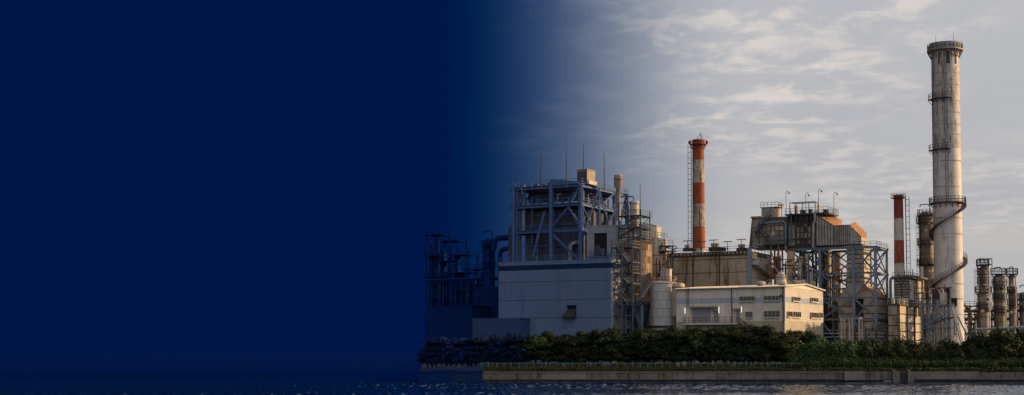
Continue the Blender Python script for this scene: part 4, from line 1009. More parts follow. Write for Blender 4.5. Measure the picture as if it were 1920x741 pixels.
    for y in (0, D2):
        for a, c in zip(xs, xs[1:]):
            for k, (z0, z1) in enumerate(zip(lev, lev[1:])):
                if c == 0 and y == 0 and k == 3 or True: xbrace(s, (a, y, z0), (c, y, z0), (a, y, z1), (c, y, z1), .31 if y == 0 else .24, steel if y == 0 else steel_d)
    for x in (0, xs[0]):
        for z0, z1 in zip(lev, lev[1:]): xbrace(s, (x, 0, z0), (x, D2, z0), (x, 0, z1), (x, D2, z1), .2, steel)
    handrail(s, [(xs[2], -.1, zt2 + .2), (.3, -.1, zt2 + .2), (.3, D2, zt2 + .2)], rail_m, 1.0, 1.3)
    # stilts under the collector itself
    f3 = Fr(1533, 296, -29)
    s2 = thing('stilt_frame', f3, 'dark braced stilt frame under the dust collector, left of the trestle', 'steel frame')
    pxs = [1484, 1508, 1530]; zz = [0, f3.Z(540), f3.Z(505), f3.Z(463)]
    q = [f3.X(p, 0, 15) for p in pxs]
    for x in q:
        for y in (.3, 6.5): bar('column', (x, y, 0), (x, y, zz[-1]), .4, steel_d, s2)
    for z in zz[1:]:
        for y in (.3, 6.5): bar('beam', (q[0], y, z), (q[-1], y, z), .32, steel_d, s2)
    for a, c in zip(q, q[1:]):
        for z0, z1 in zip(zz[1:], zz[2:]):
            for y in (.3, 6.5): xbrace(s2, (a, y, z0), (c, y, z0), (a, y, z1), (c, y, z1), .22, steel_d)
    # white portal frame in front of the trestle foot
    f4 = Fr(1612, 262, -29); p = thing('white_portal_frame', f4, 'small white portal frame in front of the trestle foot', 'steel frame')
    xl = f4.X(1578, 0, 5); h = f4.Z(596)
    for x in (xl, xl * .55, 0):
        bar('post', (x, 0, -.2), (x, 0, h), .26, pipe_m, p); bar('post', (x, 2, -.2), (x, 2, h), .2, pipe_m, p)
    bar('beam', (xl, 0, h), (0, 0, h), .24, pipe_m, p); bar('beam', (0, 0, h), (0, 2, h), .22, pipe_m, p); bar('beam', (xl, 2, h), (0, 2, h), .22, pipe_m, p)
    handrail(p, [(xl - 1, .3, h - 3.3), (0, .3, h - 3.3)], rail_red)
    # lamps with curved necks on the collector roof
    for px, yt, k in ((1474, 359, 'leftmost'), (1511, 363, 'second from left'), (1535, 356, 'tallest'), (1564, 361, 'rightmost')):
        f5 = Fr(px, 297, -29, fr.Z(398) + GZ); h = f5.Z(yt)
        l = thing('swan_neck_lamp', f5, 'swan neck lamp post on the dust collector roof, ' + k, 'lamp post', 'swan neck lamps on the collector roof')
        MB().path([(0, 0, -1.5), (0, 0, h - .3), (.15, 0, h), (.5, 0, h + .05), (.7, 0, h - .35)], .06).build('pole', rail_m, l)
        MB().lathe([(.25, -.55), (.25, -.5), (.1, -.3), (.05, -.2)], 10, .7, 0).build('lamp_shade', dark, l).location = (0, 0, h)
precipitator()

def midground():
    # objects seen between and behind the stilts
    def vtank(px, Y, w, ya, yb, m, name, label, dome=.5, hoops=3, cat='tank'):
        f = Fr(px, Y, -29); r = w / 2 * f.scale(); z = f.Z(ya)
        t = thing(name, f, label, cat)
        MB().lathe([(r, 0), (r, z), (r * .8, z + dome * .6), (r * .4, z + dome), (0, z + dome * 1.1)], 26).build('shell', m, t, True)
        for i in range(hoops): zz = z * (i + 1) / (hoops + .3); MB().lathe([(r + .06, zz), (r + .06, zz + .14)], 26).build('hoop', seam_m, t, True)
        return t, f, r, z
    vtank(1551, 305, 22, 476, 620, beige, 'beige_tank', 'warm beige tank seen through the trestle, right of the stilts')
    vtank(1572, 308, 18, 478, 620, silo_m, 'rust_tank', 'rust brown tank behind the trestle beside the beige tank')
    vtank(1520, 312, 26, 505, 620, beige, 'shaded_beige_tank', 'shaded beige tank directly behind the dark stilt frame')
    t, f, r, z = vtank(1466, 280, 20, 523, 620, insul_l, 'domed_tank', 'small tank with white dome just above the cream roof', 1.3)
    MB().ringrail(r + .2, z - .2, 1.0, 14).build('railing', rail_m, t)
    # rust frame, ochre casing
    f = Fr(1462, 290, -29); t = thing('rusty_gantry', f, 'rust orange steel frame between stained hall and stilts', 'steel frame')
    xl = f.X(1446, 0, 16); zt = f.Z(468); z0 = f.Z(522)
    for x in (xl, 0):
        for y in (0, 2.5): bar('post', (x, y, 0), (x, y, zt), .3, rust_m, t)
    for z in lin(z0, zt, 3):
        for y in (0, 2.5): bar('beam', (xl, y, z), (0, y, z), .24, rust_m, t)
        bar('beam', (0, 0, z), (0, 2.5, z), .24, rust_m, t)
    xbrace(t, (xl, 0, z0), (0, 0, z0), (xl, 0, zt), (0, 0, zt), .16, rust_m)
    MB().box(xl + .3, -.3, .6, 2, z0, zt - 1.4).build('casing', rust_m, t)
    f = Fr(1487, 288, -29); t = thing('ochre_duct', f, 'ochre upright duct glowing in the sun left of the stilts', 'duct')
    xl = f.X(1476, 0, 16); zt = f.Z(470); z0 = f.Z(528)
    MB().box(xl, 0, 0, 1.8, 0, zt).build('shaft', beige, t); MB().box(xl - .2, .2, -.2, 2, zt, zt + .4).build('flange', rust_m, t)
    grid('lagging_panel', beige, t, [0.05, 1.75], lin(z0, zt, 4), 's', 0, .08, .08); MB().box(xl - .15, .15, -.15, 1.95, (z0+zt)/2, (z0+zt)/2 + .3).build('flange', rust_m, t)
    for px, ya, pb, yb in ((1440, 480, 1472, 530), (1478, 520, 1500, 540)):
        f = Fr(px, 284, -29, 0); g = thing('inclined_conduit', f, 'slanting grey conduit crossing in front of the rusty frame' if px == 1440 else 'short slanting grey conduit beside the ochre duct', 'pipe')
        MB().tube((0, 0, f.Z(ya)), (f.X(pb, 0, f.Z(yb)), 0, f.Z(yb)), .22, n=8).build('pipe', rail_m, g)
        bar('support', (f.X(pb, 0, 10) * .9, .3, GZ), (f.X(pb, 0, 10) * .9, .3, f.Z(yb - 4)), .18, rail_m, g)
    # low blocks behind the cream building and the trestle
    for px, Y, pl, yt, D, m, nm, lab, pr in ((1512, 285, 1474, 524, 7, insul_l, 'low_block', 'pale low block with sunlit flank right behind the cream roof', 1),
                                 (1640, 318, 1490, 540, 10, insul, 'rear_block', 'dull lagged block in the background behind the trestle', 1),
                                 (1600, 300, 1544, 588, 8, dark, 'pump_house', 'low dark pump house under the trestle', 0),
                                 (1664, 306, 1630, 560, 7, dark, 'switch_house', 'dark low switch house behind the trestle right leg', 0)):
        f = Fr(px, Y, -29); t = thing(nm, f, lab, 'building'); xl = f.X(pl, 0, 10); zt = f.Z(yt)
        MB().box(xl, 0, 0.02, D, 0, zt).build('wall', m, t)
        n = max(2, round(-xl / 2.4)); grid('wall_panel', m, t, lin(xl, 0, n), lin(0, zt, 5), 'f', 0, .08, .07, alt=insul_l if pr else m, p_alt=.2)
        grid('wall_panel', m, t, lin(.02, D, 3), lin(0, zt, 5), 's', 0, .08, .07)
        MB().box(xl - .15, .15, -.15, D + .1, zt, zt + .2).build('roof_edge', conc_d, t)
        handrail(t, [(xl, 0, zt + .2), (0, 0, zt + .2), (0, D, zt + .2)], rail_m)
    f = Fr(1560, 294, -29); t = thing('pipe_run', f, 'stacked pipes and cable trays running at the foot of the trestle', 'pipes')
    for i in range(9):
        y, z = -2 + (i % 3) * 1.1, 1.2 + i * .75
        MB().tube((f.X(1545, 0, 8) - 1, y, z), (f.X(1662, 0, 8), y, z), random.uniform(.1, .25), n=7).build('pipe', random.choice([pipe_m, dark, insul, steel]), t)
    for k in range(7): x = -1 + k * 2.2; bar('support', (x, -2.3, 0), (x, -2.3, 8), .2, steel_d, t)
midground()

def furnaces():
    # upper banded furnace box
    f = Fr(1707, 287, -29); t = thing('furnace_box', f, 'banded grey furnace casing with ribbed sunlit side under the red topped chimney', 'furnace')
    xl = f.X(1676, 0, 15); D = f.Y(1752, 0, 15); zt = f.Z(523); z0 = f.Z(563)
    MB().box(xl + .03, -.03, .03, D, 0, zt).build('casing', dark, t)
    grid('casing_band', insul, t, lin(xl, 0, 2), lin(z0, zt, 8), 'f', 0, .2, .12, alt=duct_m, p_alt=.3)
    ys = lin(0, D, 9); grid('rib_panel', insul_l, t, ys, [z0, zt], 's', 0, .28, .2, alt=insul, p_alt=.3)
    for i in (2, 4, 6, 8): MB().tube((.45, ys[i], z0), (.45, ys[i], zt + .6), .22, n=8).build('header_pipe', insul_l, t, True)
    MB().box(xl - .3, .5, -.4, D + .3, zt, zt + .25).build('top_flange', conc_d, t)
    handrail(t, [(xl - .2, -.3, zt + .25), (.4, -.3, zt + .25), (.4, D, zt + .25)], rail_m, 1.1, 1.2)
    MB().path([(f.X(1670, -.5, 12), -.6, f.Z(590)), (f.X(1670, -.5, 16), -.6, f.Z(525)), (f.X(1672, -.5, 16), -.6, f.Z(520.5)), (f.X(1700, -.5, 16), -.6, zt + .5), (.9, .3, zt + .5), (.9, D, zt + .5)], .28, 8).build('header_pipe', rail_m, t, True)
    flight(t, (f.X(1707, -.8, 14), -.9, f.Z(545)), (f.X(1683, -.8, 14), -.9, f.Z(522)), .8, (0, 1), rail_m)
    for i in range(5): MB().tube((xl + .5 + i * .8, 1, zt), (xl + .5 + i * .8, 1, zt + random.uniform(1, 2.2)), .12).build('stub_pipe', insul_l, t)
    MB().tube((f.X(1728, 1, 15), 1.5, zt), (f.X(1728, 1, 15), 1.5, f.Z(500)), .3, n=8).build('flue_pipe', insul_l, t, True)
    # lower lagged box
    f = Fr(1685, 270, -29); t = thing('lagged_box', f, 'large lagged casing with three sunlit panels beside the shrubs', 'furnace')
    xl = f.X(1665.5, 0, 6); D = f.Y(1727, 0, 6); zt = f.Z(572)
    MB().box(xl + .03, -.03, .03, D, -.2, zt).build('casing', dark, t)
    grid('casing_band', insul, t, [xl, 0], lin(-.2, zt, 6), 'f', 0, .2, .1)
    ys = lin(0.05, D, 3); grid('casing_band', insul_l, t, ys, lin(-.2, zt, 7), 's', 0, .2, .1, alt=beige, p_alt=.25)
    for y in ys: bar('upright', (.25, y, -.2), (.25, y, zt), .22, conc_d, t)
    MB().box(xl - .2, .4, -.3, D + .2, zt, zt + .28).build('top_flange', conc_d, t)
    handrail(t, [(xl, -.2, zt + .28), (.3, -.2, zt + .28), (.3, D, zt + .28)], steel, 1.1, 1.2)
    for i in range(6): MB().lathe([(.3, zt + .28), (.3, zt + 1.2), (.1, zt + 1.3)], 10, xl * random.random(), .8 + i * 1.4).build('burner_cap', random.choice([beige, insul_l]), t, True)
    # steel platform lattice
    f = Fr(1782, 276, -29); t = thing('platform_lattice', f, 'blue grey lattice of platforms and braces at the tall stack foot', 'steel frame')
    D = 4.0; pxs = (1729, 1742, 1757, 1770, 1782); xs = [f.X(p, 0, 6) for p in pxs]; zs = [0, f.Z(615), f.Z(596), f.Z(572), f.Z(563)]
    for x in xs:
        for y in (0, D): bar('column', (x, y, 0), (x, y, zs[3]), .24, steel, t)
    for z in zs[1:4]:
        for y in (0, D): bar('beam', (xs[0], y, z), (xs[-1], y, z), .26, steel, t)
        MB().box(xs[0], xs[-1], .1, D - .1, z - .1, z - .02).build('grating', steel_d, t)
        handrail(t, [(xs[0], -.05, z), (xs[-1], -.05, z)], steel, 1.1, 1.2)
    for i in range(4):
        for j in range(3):
            if (i + j) % 3 != 2: xbrace(t, (xs[i], 0, zs[j]), (xs[i+1], 0, zs[j]), (xs[i], 0, zs[j+1]), (xs[i+1], 0, zs[j+1]), .14, steel)
            else: bar('brace', (xs[i], 0, zs[j]), (xs[i+1], 0, zs[j+1]), .14, steel, t)
    flight(t, (xs[1], -.6, zs[1]), (xs[2], -.6, zs[2]), .7, (0, 1), steel); flight(t, (xs[3], -.6, zs[2]), (xs[2], -.6, zs[3]), .7, (0, 1), steel)
    for x, h, w, m in ((xs[1] + .5, 3.2, 1.1, dark), (xs[2] + .4, 2.6, 1.4, insul_l), (xs[3] + .1, 3.4, .8, black)): MB().box(x, x + w, 1.5, 3, zs[3], zs[3] + h).build('equipment_box', m, t)
    for i in range(7): x = xs[0] + .4 + i * .9; MB().path([(x, 2.6, 0), (x, 2.6, 3 + i * .5), (x + .6, 2.0, 3.4 + i * .5)], .16).build('pipe', random.choice([insul_l, pipe_b, dark]), t)
    MB().path([(xs[-1] - 4, -.4, f.Z(610)), (xs[-1] - 1, -.4, f.Z(598)), (xs[-1] + 1.6, -.4, f.Z(594)), (xs[-1] + 3.2, -.4, f.Z(628))], .14).build('sloping_pipe', steel_d, t)
    f = Fr(1797, 272, -29); t = thing('ship_ladder', f, 'wide inclined steel ladder leaning at the foot of the tall stack', 'ladder')
    flight(t, (1.6, 0, 0), (-1.2, .5, f.Z(577)), 1.6, (0, 1), steel)
furnaces()

def tall_stack():
    fr = Fr(1781.5, 290, 0); k = fr.scale()
    t = thing('tall_stack', fr, 'very tall grey white rust streaked stack with spiral stair and ringed top', 'chimney')
    ztop = fr.Z(83); zr = fr.Z(97)
    r = lambda z: k * (26.6 - 1.5 * z / ztop)
    zz = [-.3] + [fr.Z(p) for p in (590, 561, 533, 500, 470, 440, 410, 380, 352, 335, 304, 280, 255, 236, 214, 192, 162, 140, 100)] + [ztop]
    rnd = random.Random(3)
    for i, (a, c) in enumerate(zip(zz, zz[1:])):
        MB().lathe([(r(a), a), (r(c), c - .03)], 56).build('shell_ring', tall_top if a > fr.Z(285) else tall_m, t, True)
        if i and rnd.random() < .75:
            for q in range(rnd.choice((1, 2, 2, 3))):
                a0 = rnd.uniform(-3.3, -.6); a1 = a0 + rnd.uniform(.6, 2.2); w = rnd.uniform(.05, .14)
                MB().lathe([(r(a) + .02 + .006 * q, a - w), (r(a) + .02 + .006 * q, a + w * .7)], 24, 0, 0, a0, a1).build('weld_seam', seam_m, t, True)
    # dark slots under the crown
    for px, w in ((1755, 3.4), (1770, 6.0), (1785, 4.2)):
        s = (px - 1772) / 25.2; ang = math.asin(max(-1, min(1, s))); rr = r(ztop) + .02
        wa = w * k / rr / 2
        MB().lathe([(rr + .03, fr.Z(124)), (rr + .03, fr.Z(101))], 4, 0, 0, -math.pi/2 + ang - wa, -math.pi/2 + ang + wa).build('vent_slot', rust_m if px == 1755 else conc_d, t)
    # crown platform
    R2 = 33 * k
    MB().lathe([(r(zr) + .01, zr), (R2, zr), (R2, zr + .22), (r(zr) + .01, zr + .22)], 40).build('crown_platform', duct_m, t)
    for i in range(20):
        a = i * math.pi / 10; bar('bracket', (r(zr)*math.cos(a), r(zr)*math.sin(a), zr - 1.6), (R2*.97*math.cos(a), R2*.97*math.sin(a), zr - .05), .14, insul, t)
    MB().ringrail(R2 - .1, zr + .25, 1.25, 24, w=.07).build('railing', rail_m, t)
    MB().lathe([(r(ztop) + .5, zr + .25), (r(ztop) + .5, ztop - .25), (r(ztop) + .42, ztop), (r(ztop) * .84, ztop), (r(ztop) * .84, ztop - 2)], 48).build('crown', duct_m, t, True)
    for i in range(24):
        a = i * math.pi / 12; MB().box(-.05, .05, -.06, .06, zr + .3, ztop - .3).build('crown_rib', insul, t).location = ((r(ztop) + .55)*math.cos(a), (r(ztop)+.55)*math.sin(a), 0)
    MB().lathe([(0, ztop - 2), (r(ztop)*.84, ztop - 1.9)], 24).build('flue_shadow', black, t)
    for px, yt in ((1754, 66), (1787, 60)): x = (px - 1771) * k; MB().tube((x, 0, ztop - .5), (x, 0, fr.Z(yt)), .06, .03).build('lightning_rod', dark, t)
    # side balconies and the ring gallery
    for py, a0, a1 in ((187, math.pi * .92, math.pi * 1.5), (282, math.pi * .9, math.pi * 1.47)):
        z = fr.Z(py); ro = r(z) + .75
        MB().lathe([(r(z) + .01, z - .12), (ro, z - .12), (ro, z), (r(z) + .01, z)], 10, 0, 0, a0, a1).build('balcony', dark, t)
        MB().ringrail(ro - .05, z, 1.1, 8, a0, a1, .075).build('railing', dark, t)
        for i in range(5): a = a0 + (a1-a0)*i/4; bar('bracket', (r(z)*math.cos(a), r(z)*math.sin(a), z - 1), (ro*math.cos(a), ro*math.sin(a), z - .1), .1, dark, t)
    z = fr.Z(381); ro = r(z) + .85
    MB().lathe([(r(z) + .01, z - .15), (ro, z - .15), (ro, z), (r(z) + .01, z)], 40).build('gallery', dark, t)
    MB().ringrail(ro - .05, z, 1.15, 26, w=.085).build('railing', dark, t)
    for i in range(16): a = i*math.pi/8; bar('bracket', (r(z)*math.cos(a), r(z)*math.sin(a), z - 1.1), (ro*math.cos(a), ro*math.sin(a), z - .1), .11, dark, t)
    # spiral stair: right, across the front, left, behind, and again
    za, zc = fr.Z(381), fr.Z(539); turns = 1.5
    n = 120; st = MB(); rl = MB(); pi_, po_ = None, None
    for i in range(n + 1):
        u = i / n; ang = 0.0 - u * turns * 2 * math.pi; z = za + (zc - za) * u
        ri, ro = r(z) + .03, r(z) + .85
        ci, co = (ri*math.cos(ang), ri*math.sin(ang), z), (ro*math.cos(ang), ro*math.sin(ang), z)
        st.bar(ci, co, .16)
        if i:
            st.bar(po_, co, .19); 
            for h in (.55, 1.1): rl.bar((po_[0], po_[1], po_[2]+h), (co[0], co[1], co[2]+h), .06)
        if i % 2 == 0: rl.bar(co, (co[0], co[1], co[2] + 1.1), .065)
        po_ = co
    s = st.build('spiral_stair', stair_m, t); rl.build('railing', stair_m, s)
    zq = fr.Z(540); a0, a1 = math.pi, math.pi * 1.45; ro = r(zq) + 1.2
    MB().lathe([(r(zq) + .01, zq - .15), (ro, zq - .15), (ro, zq), (r(zq) + .01, zq)], 10, 0, 0, a0, a1).build('landing', stair_m, t)
    for a in (math.pi * 1.1, math.pi * 1.4): bar('landing_post', (ro*.95*math.cos(a), ro*.95*math.sin(a), 0), (ro*.95*math.cos(a), ro*.95*math.sin(a), zq), .22, rust_m, t)
    a = math.pi * 1.40
    for z0, z1 in ((fr.Z(380), fr.Z(282)), (fr.Z(281), fr.Z(187)), (fr.Z(186), fr.Z(98))):
        rr = r(z1) + .2; ladder(t, (rr*math.cos(a) , rr*math.sin(a) - .12, z0), (rr*math.cos(a), rr*math.sin(a), z1), rail_m, .5, False, (math.cos(a), math.sin(a)))
    MB().box(-1.2, .6, -r(0) - .35, -r(0) + .4, fr.Z(575), fr.Z(560)).build('access_door', black, t)
tall_stack()

def column_vessel(px, Y, segs, m, name, label, plats, dome=True, group=None, davit=True):
    """segs: (py_top, py_bottom, width px) from top down; plats: (py, extra px, arc) platforms"""
    f = Fr(px, Y, 0); k = f.scale(); t = thing(name, f, label, 'column', group)
    prev = None
    for i, (a, c, w) in enumerate(segs):
        za, zc = f.Z(a), f.Z(c) if c else 0; r = w * k / 2
        if i == 0 and dome: prof = [(r, zc), (r, za - r * .6), (r * .85, za - r * .25), (r * .45, za), (0, za + .05)]
        else: prof = [(r, zc), (r, za), (segs[i-1][2] * k / 2, za + .7)] if i else [(r, zc), (r, za), (0, za + .1)]
        MB().lathe(prof, 26).build('shell', m, t, True)
        n = max(2, int((za - zc) / random.uniform(1.3, 2.6)))
        for j in range(1, n):
            z = zc + (za - zc) * (j + random.uniform(-.3, .3)) / n; MB().lathe([(r + .04, z), (r + .04, z + random.uniform(.06, .2))], 26).build('lagging_hoop', random.choice([rust_m, insul, dark, dark, insul_d]), t, True)
        for j in range(3):                       # nozzles, manholes and small boxes
            an = random.uniform(-2.8, -.3); z = random.uniform(max(zc, 5), za - 1)
            MB().tube((r * .9 * math.cos(an), r * .9 * math.sin(an), z), ((r + .35) * math.cos(an), (r + .35) * math.sin(an), z), random.uniform(.15, .4), n=10).build('nozzle', random.choice([insul_l, rust_m, insul_d]), t)
    for py, ex, a0, a1 in plats:
        z = f.Z(py); w = [s for s in segs if s[0] - 8 <= py and (not s[1] or py <= s[1] + 3)] or [segs[0]]
        r = w[-1][2] * k / 2; ro = r + ex * k
        full = (a1 - a0) > 6.2
        MB().lathe([(r + .01, z - .12), (ro, z - .12), (ro, z), (r + .01, z)], 20, 0, 0, a0, a1).build('platform', dark, t)
        MB().ringrail(ro - .03, z, 1.2, 14, a0, a1, .09).build('railing', dark, t)
        for j in range(6): a = a0 + (a1 - a0) * j / 6; bar('bracket', (r*math.cos(a), r*math.sin(a), z - .9), (ro*math.cos(a), ro*math.sin(a), z - .1), .1, dark, t)
    r = segs[0][2] * k / 2; z = f.Z(segs[0][0])
    if davit: MB().path([(r * .5, -.2, z - 1), (r * .5, -.2, z + 1.0), (r*.2, -.2, z + 1.6), (-r * .8, -.2, z + 1.5), (-r * .95, -.2, z + 1.0)], .11).build('davit', dark, t)
    rb = segs[-1][2] * k / 2
    ladder(t, (-rb - .15, -.5, f.Z(625)), (-rb - .15, -.5, z - .5), dark, .45, True, (-1, -.4))
    MB().path([(rb * .7, -rb - .25, f.Z(622)), (rb * .7, -rb - .25, z - .8), (rb * .5, 0, z)], .16, 8).build('riser_pipe', insul_l, t, True)
    return t, f
TP = 2 * math.pi
def right_columns():
    column_vessel(1741, 300, ((397, 500, 26.5), (500, None, 26.5)), col_m, 'dark_column', 'dark streaked process column with platforms just left of the tall stack', ((418, 5, 0, TP), (458, 4, math.pi*.6, math.pi*1.7), (496, 5, 0, TP), (404, 3, 0, TP)))
    column_vessel(1846, 300, ((500, 548, 14), (551, None, 20)), col_m, 'stepped_column', 'stepped process column under a square railed frame, first right of the tall stack', ((514, 4, 0, TP), (498, 5, 0, TP), (531, 4, math.pi, TP), (548, 5, 0, TP), (578, 4, math.pi, TP)))
    f = Fr(1846, 300, 0, Fr(1846, 300, 0).Z(500) + GZ); 
    t = thing('top_frame', f, 'square railed frame on top of the stepped process column', 'steel frame')
    for x in (-1.2, 1.2):
        for y in (-1.2, 1.2): bar('post', (x, y, -.5), (x, y, 1.7), .13, dark, t)
    for z in (0.4, 1.65):
        for q in ((-1.2,-1.2,1.2,-1.2),(1.2,-1.2,1.2,1.2),(1.2,1.2,-1.2,1.2),(-1.2,1.2,-1.2,-1.2)): bar('beam', (q[0],q[1],z), (q[2],q[3],z), .13, dark, t)
    column_vessel(1876, 303, ((515, 545, 20), (545, None, 20)), col_m, 'thick_column', 'thick process column with pale band, middle of the three right of the tall stack', ((514, 5, 0, TP), (534, 4, math.pi, TP), (560, 4, math.pi, TP), (585, 4, math.pi, TP)))
    f = Fr(1876, 303, 0); MB().lathe([(10.4 * f.scale(), f.Z(535)), (10.4 * f.scale(), f.Z(525))], 26).build('pale_band', insul_l, bpy.data.objects['thick_column'], True)
    column_vessel(1900, 306, ((514, 548, 10.5), (548, None, 12)), col_m, 'thin_column', 'thin process column, rightmost of the three with platforms', ((514, 6, 0, TP), (548, 3, math.pi, TP), (572, 4, math.pi, TP)))
    column_vessel(1921, 312, ((548, None, 14),), col_m, 'edge_column', 'short process column cut by the right photo edge', ((560, 5, 0, TP), (580, 4, 0, TP)))
    # pipe rack behind the columns
    f = Fr(1905, 318, -8); t = thing('pipe_rack', f, 'long pipe rack running behind the three right columns', 'pipe rack')
    xl = f.X(1806, 0, 8); xr = 14; z = f.Z(584)
    for i in range(9):
        x = xl + (xr - xl) * i / 8
        for y in (0, 3): bar('column', (x, y, 0), (x, y, z + .2), .3, steel_d, t)
        bar('beam', (x, 0, z - 1.9), (x, 3, z - 1.9), .25, steel_d, t)
    for zz in (z, z - 1.9):
        for y in (0, 3): bar('beam', (xl, y, zz), (xr, y, zz), .34, conc_d, t)
        for j in range(5): MB().tube((xl, .4 + j * .55, zz + .35), (xr, .4 + j * .55, zz + .35), random.uniform(.13, .24), n=7).build('pipe', random.choice([insul_l, insul, rust_m, dark]), t)
    for i in range(0, 8, 2): x = xl + (xr-xl)*i/8; x2 = xl + (xr-xl)*(i+1)/8; xbrace(t, (x, 0, 0), (x2, 0, 0), (x, 0, z), (x2, 0, z), .16, steel_d)
    # jumble beside the tall stack
    f = Fr(1820, 306, -20); t = thing('process_scaffold', f, 'rusty small process frame crowded with pipes between tall stack and stepped column', 'steel frame')
    A = 1.9
    for x in (-A, 0, A):
        for y in (0, 3): bar('post', (x, y, 0), (x, y, f.Z(572)), .22, rust_m, t)
    for p in (625, 606, 590, 574):
        z = f.Z(p)
        for y in (0, 3): bar('beam', (-A, y, z), (A, y, z), .2, rust_m, t)
        handrail(t, [(-A, -.1, z), (A, -.1, z)], rail_m, 1, .9)
    for a, c in ((0, f.Z(606)), (f.Z(606), f.Z(574))): xbrace(t, (-A, 0, a), (A, 0, a), (-A, 0, c), (A, 0, c), .13, rust_m)
    for i in range(8):
        x = random.uniform(-A, A); z = random.uniform(4, f.Z(572)); MB().path([(x, 1.5, 0), (x, 1.5, z), (x + random.uniform(-1, 1), .5, z + .6)], random.uniform(.1, .3), 7).build('pipe', random.choice([beige, insul_l, rust_m, dark]), t)
    MB().path([(A, .3, f.Z(570)), (A, .3, f.Z(562)), (A + .5, .3, f.Z(560)), (A + .9, .3, f.Z(562.5))], .07).build('lamp_arm', dark, t)
    f = Fr(1890, 326, -12); t = thing('distant_plant', f, 'low rust brown plant units behind the pipe rack at right', 'plant')
    for i in range(12):
        x = f.X(1800 + i * 12, 0, 5); w = random.uniform(.8, 1.5); h = random.uniform(3, f.Z(592))
        if i % 3: MB().lathe([(w*.7, 0), (w*.7, h), (w*.3, h + .4), (0, h + .5)], 14, x, random.uniform(-1, 1)).build('vessel', random.choice([insul, beige, rust_m, insul_l]), t, True)
        else: MB().box(x - w, x + w, -1, 1, 0, h * .8).build('casing', random.choice([insul, rust_m, dark]), t)
    f = Fr(1840, 262, -20); t = thing('pale_pipe_line', f, 'pale horizontal pipe on short posts above the right hand bushes', 'pipe')
    z = f.Z(617); MB().path([(f.X(1829, 0, 7), 0, 3), (f.X(1829, 0, 7), 0, z), (f.X(1850, 0, 7), 0, z), (f.X(1990, 0, 7), 0, z + .6)], .22, 8).build('pipe', pipe_m, t, True)
    for px in (1836, 1855, 1875, 1895, 1915): x = f.X(px, 0, 6); bar('post', (x, 0, 0), (x, 0, z + .05), .18, steel, t)
    f = Fr(1822, 264, -20); t = thing('white_shed', f, 'small white slatted shed just right of the tall stack foot', 'shed')
    MB().box(-1.1, 1.1, 0, 2, 0, f.Z(628)).build('wall', white_p, t); MB().box(-1.3, 1.3, -.2, 2.2, f.Z(628), f.Z(626)).build('roof', pipe_m, t)
    for j in range(5): MB().box(-1.05, 1.05, -.06, -.001, f.Z(646) + j * .42, f.Z(646) + j * .42 + .3).build('slat', white_p, t)
right_columns()

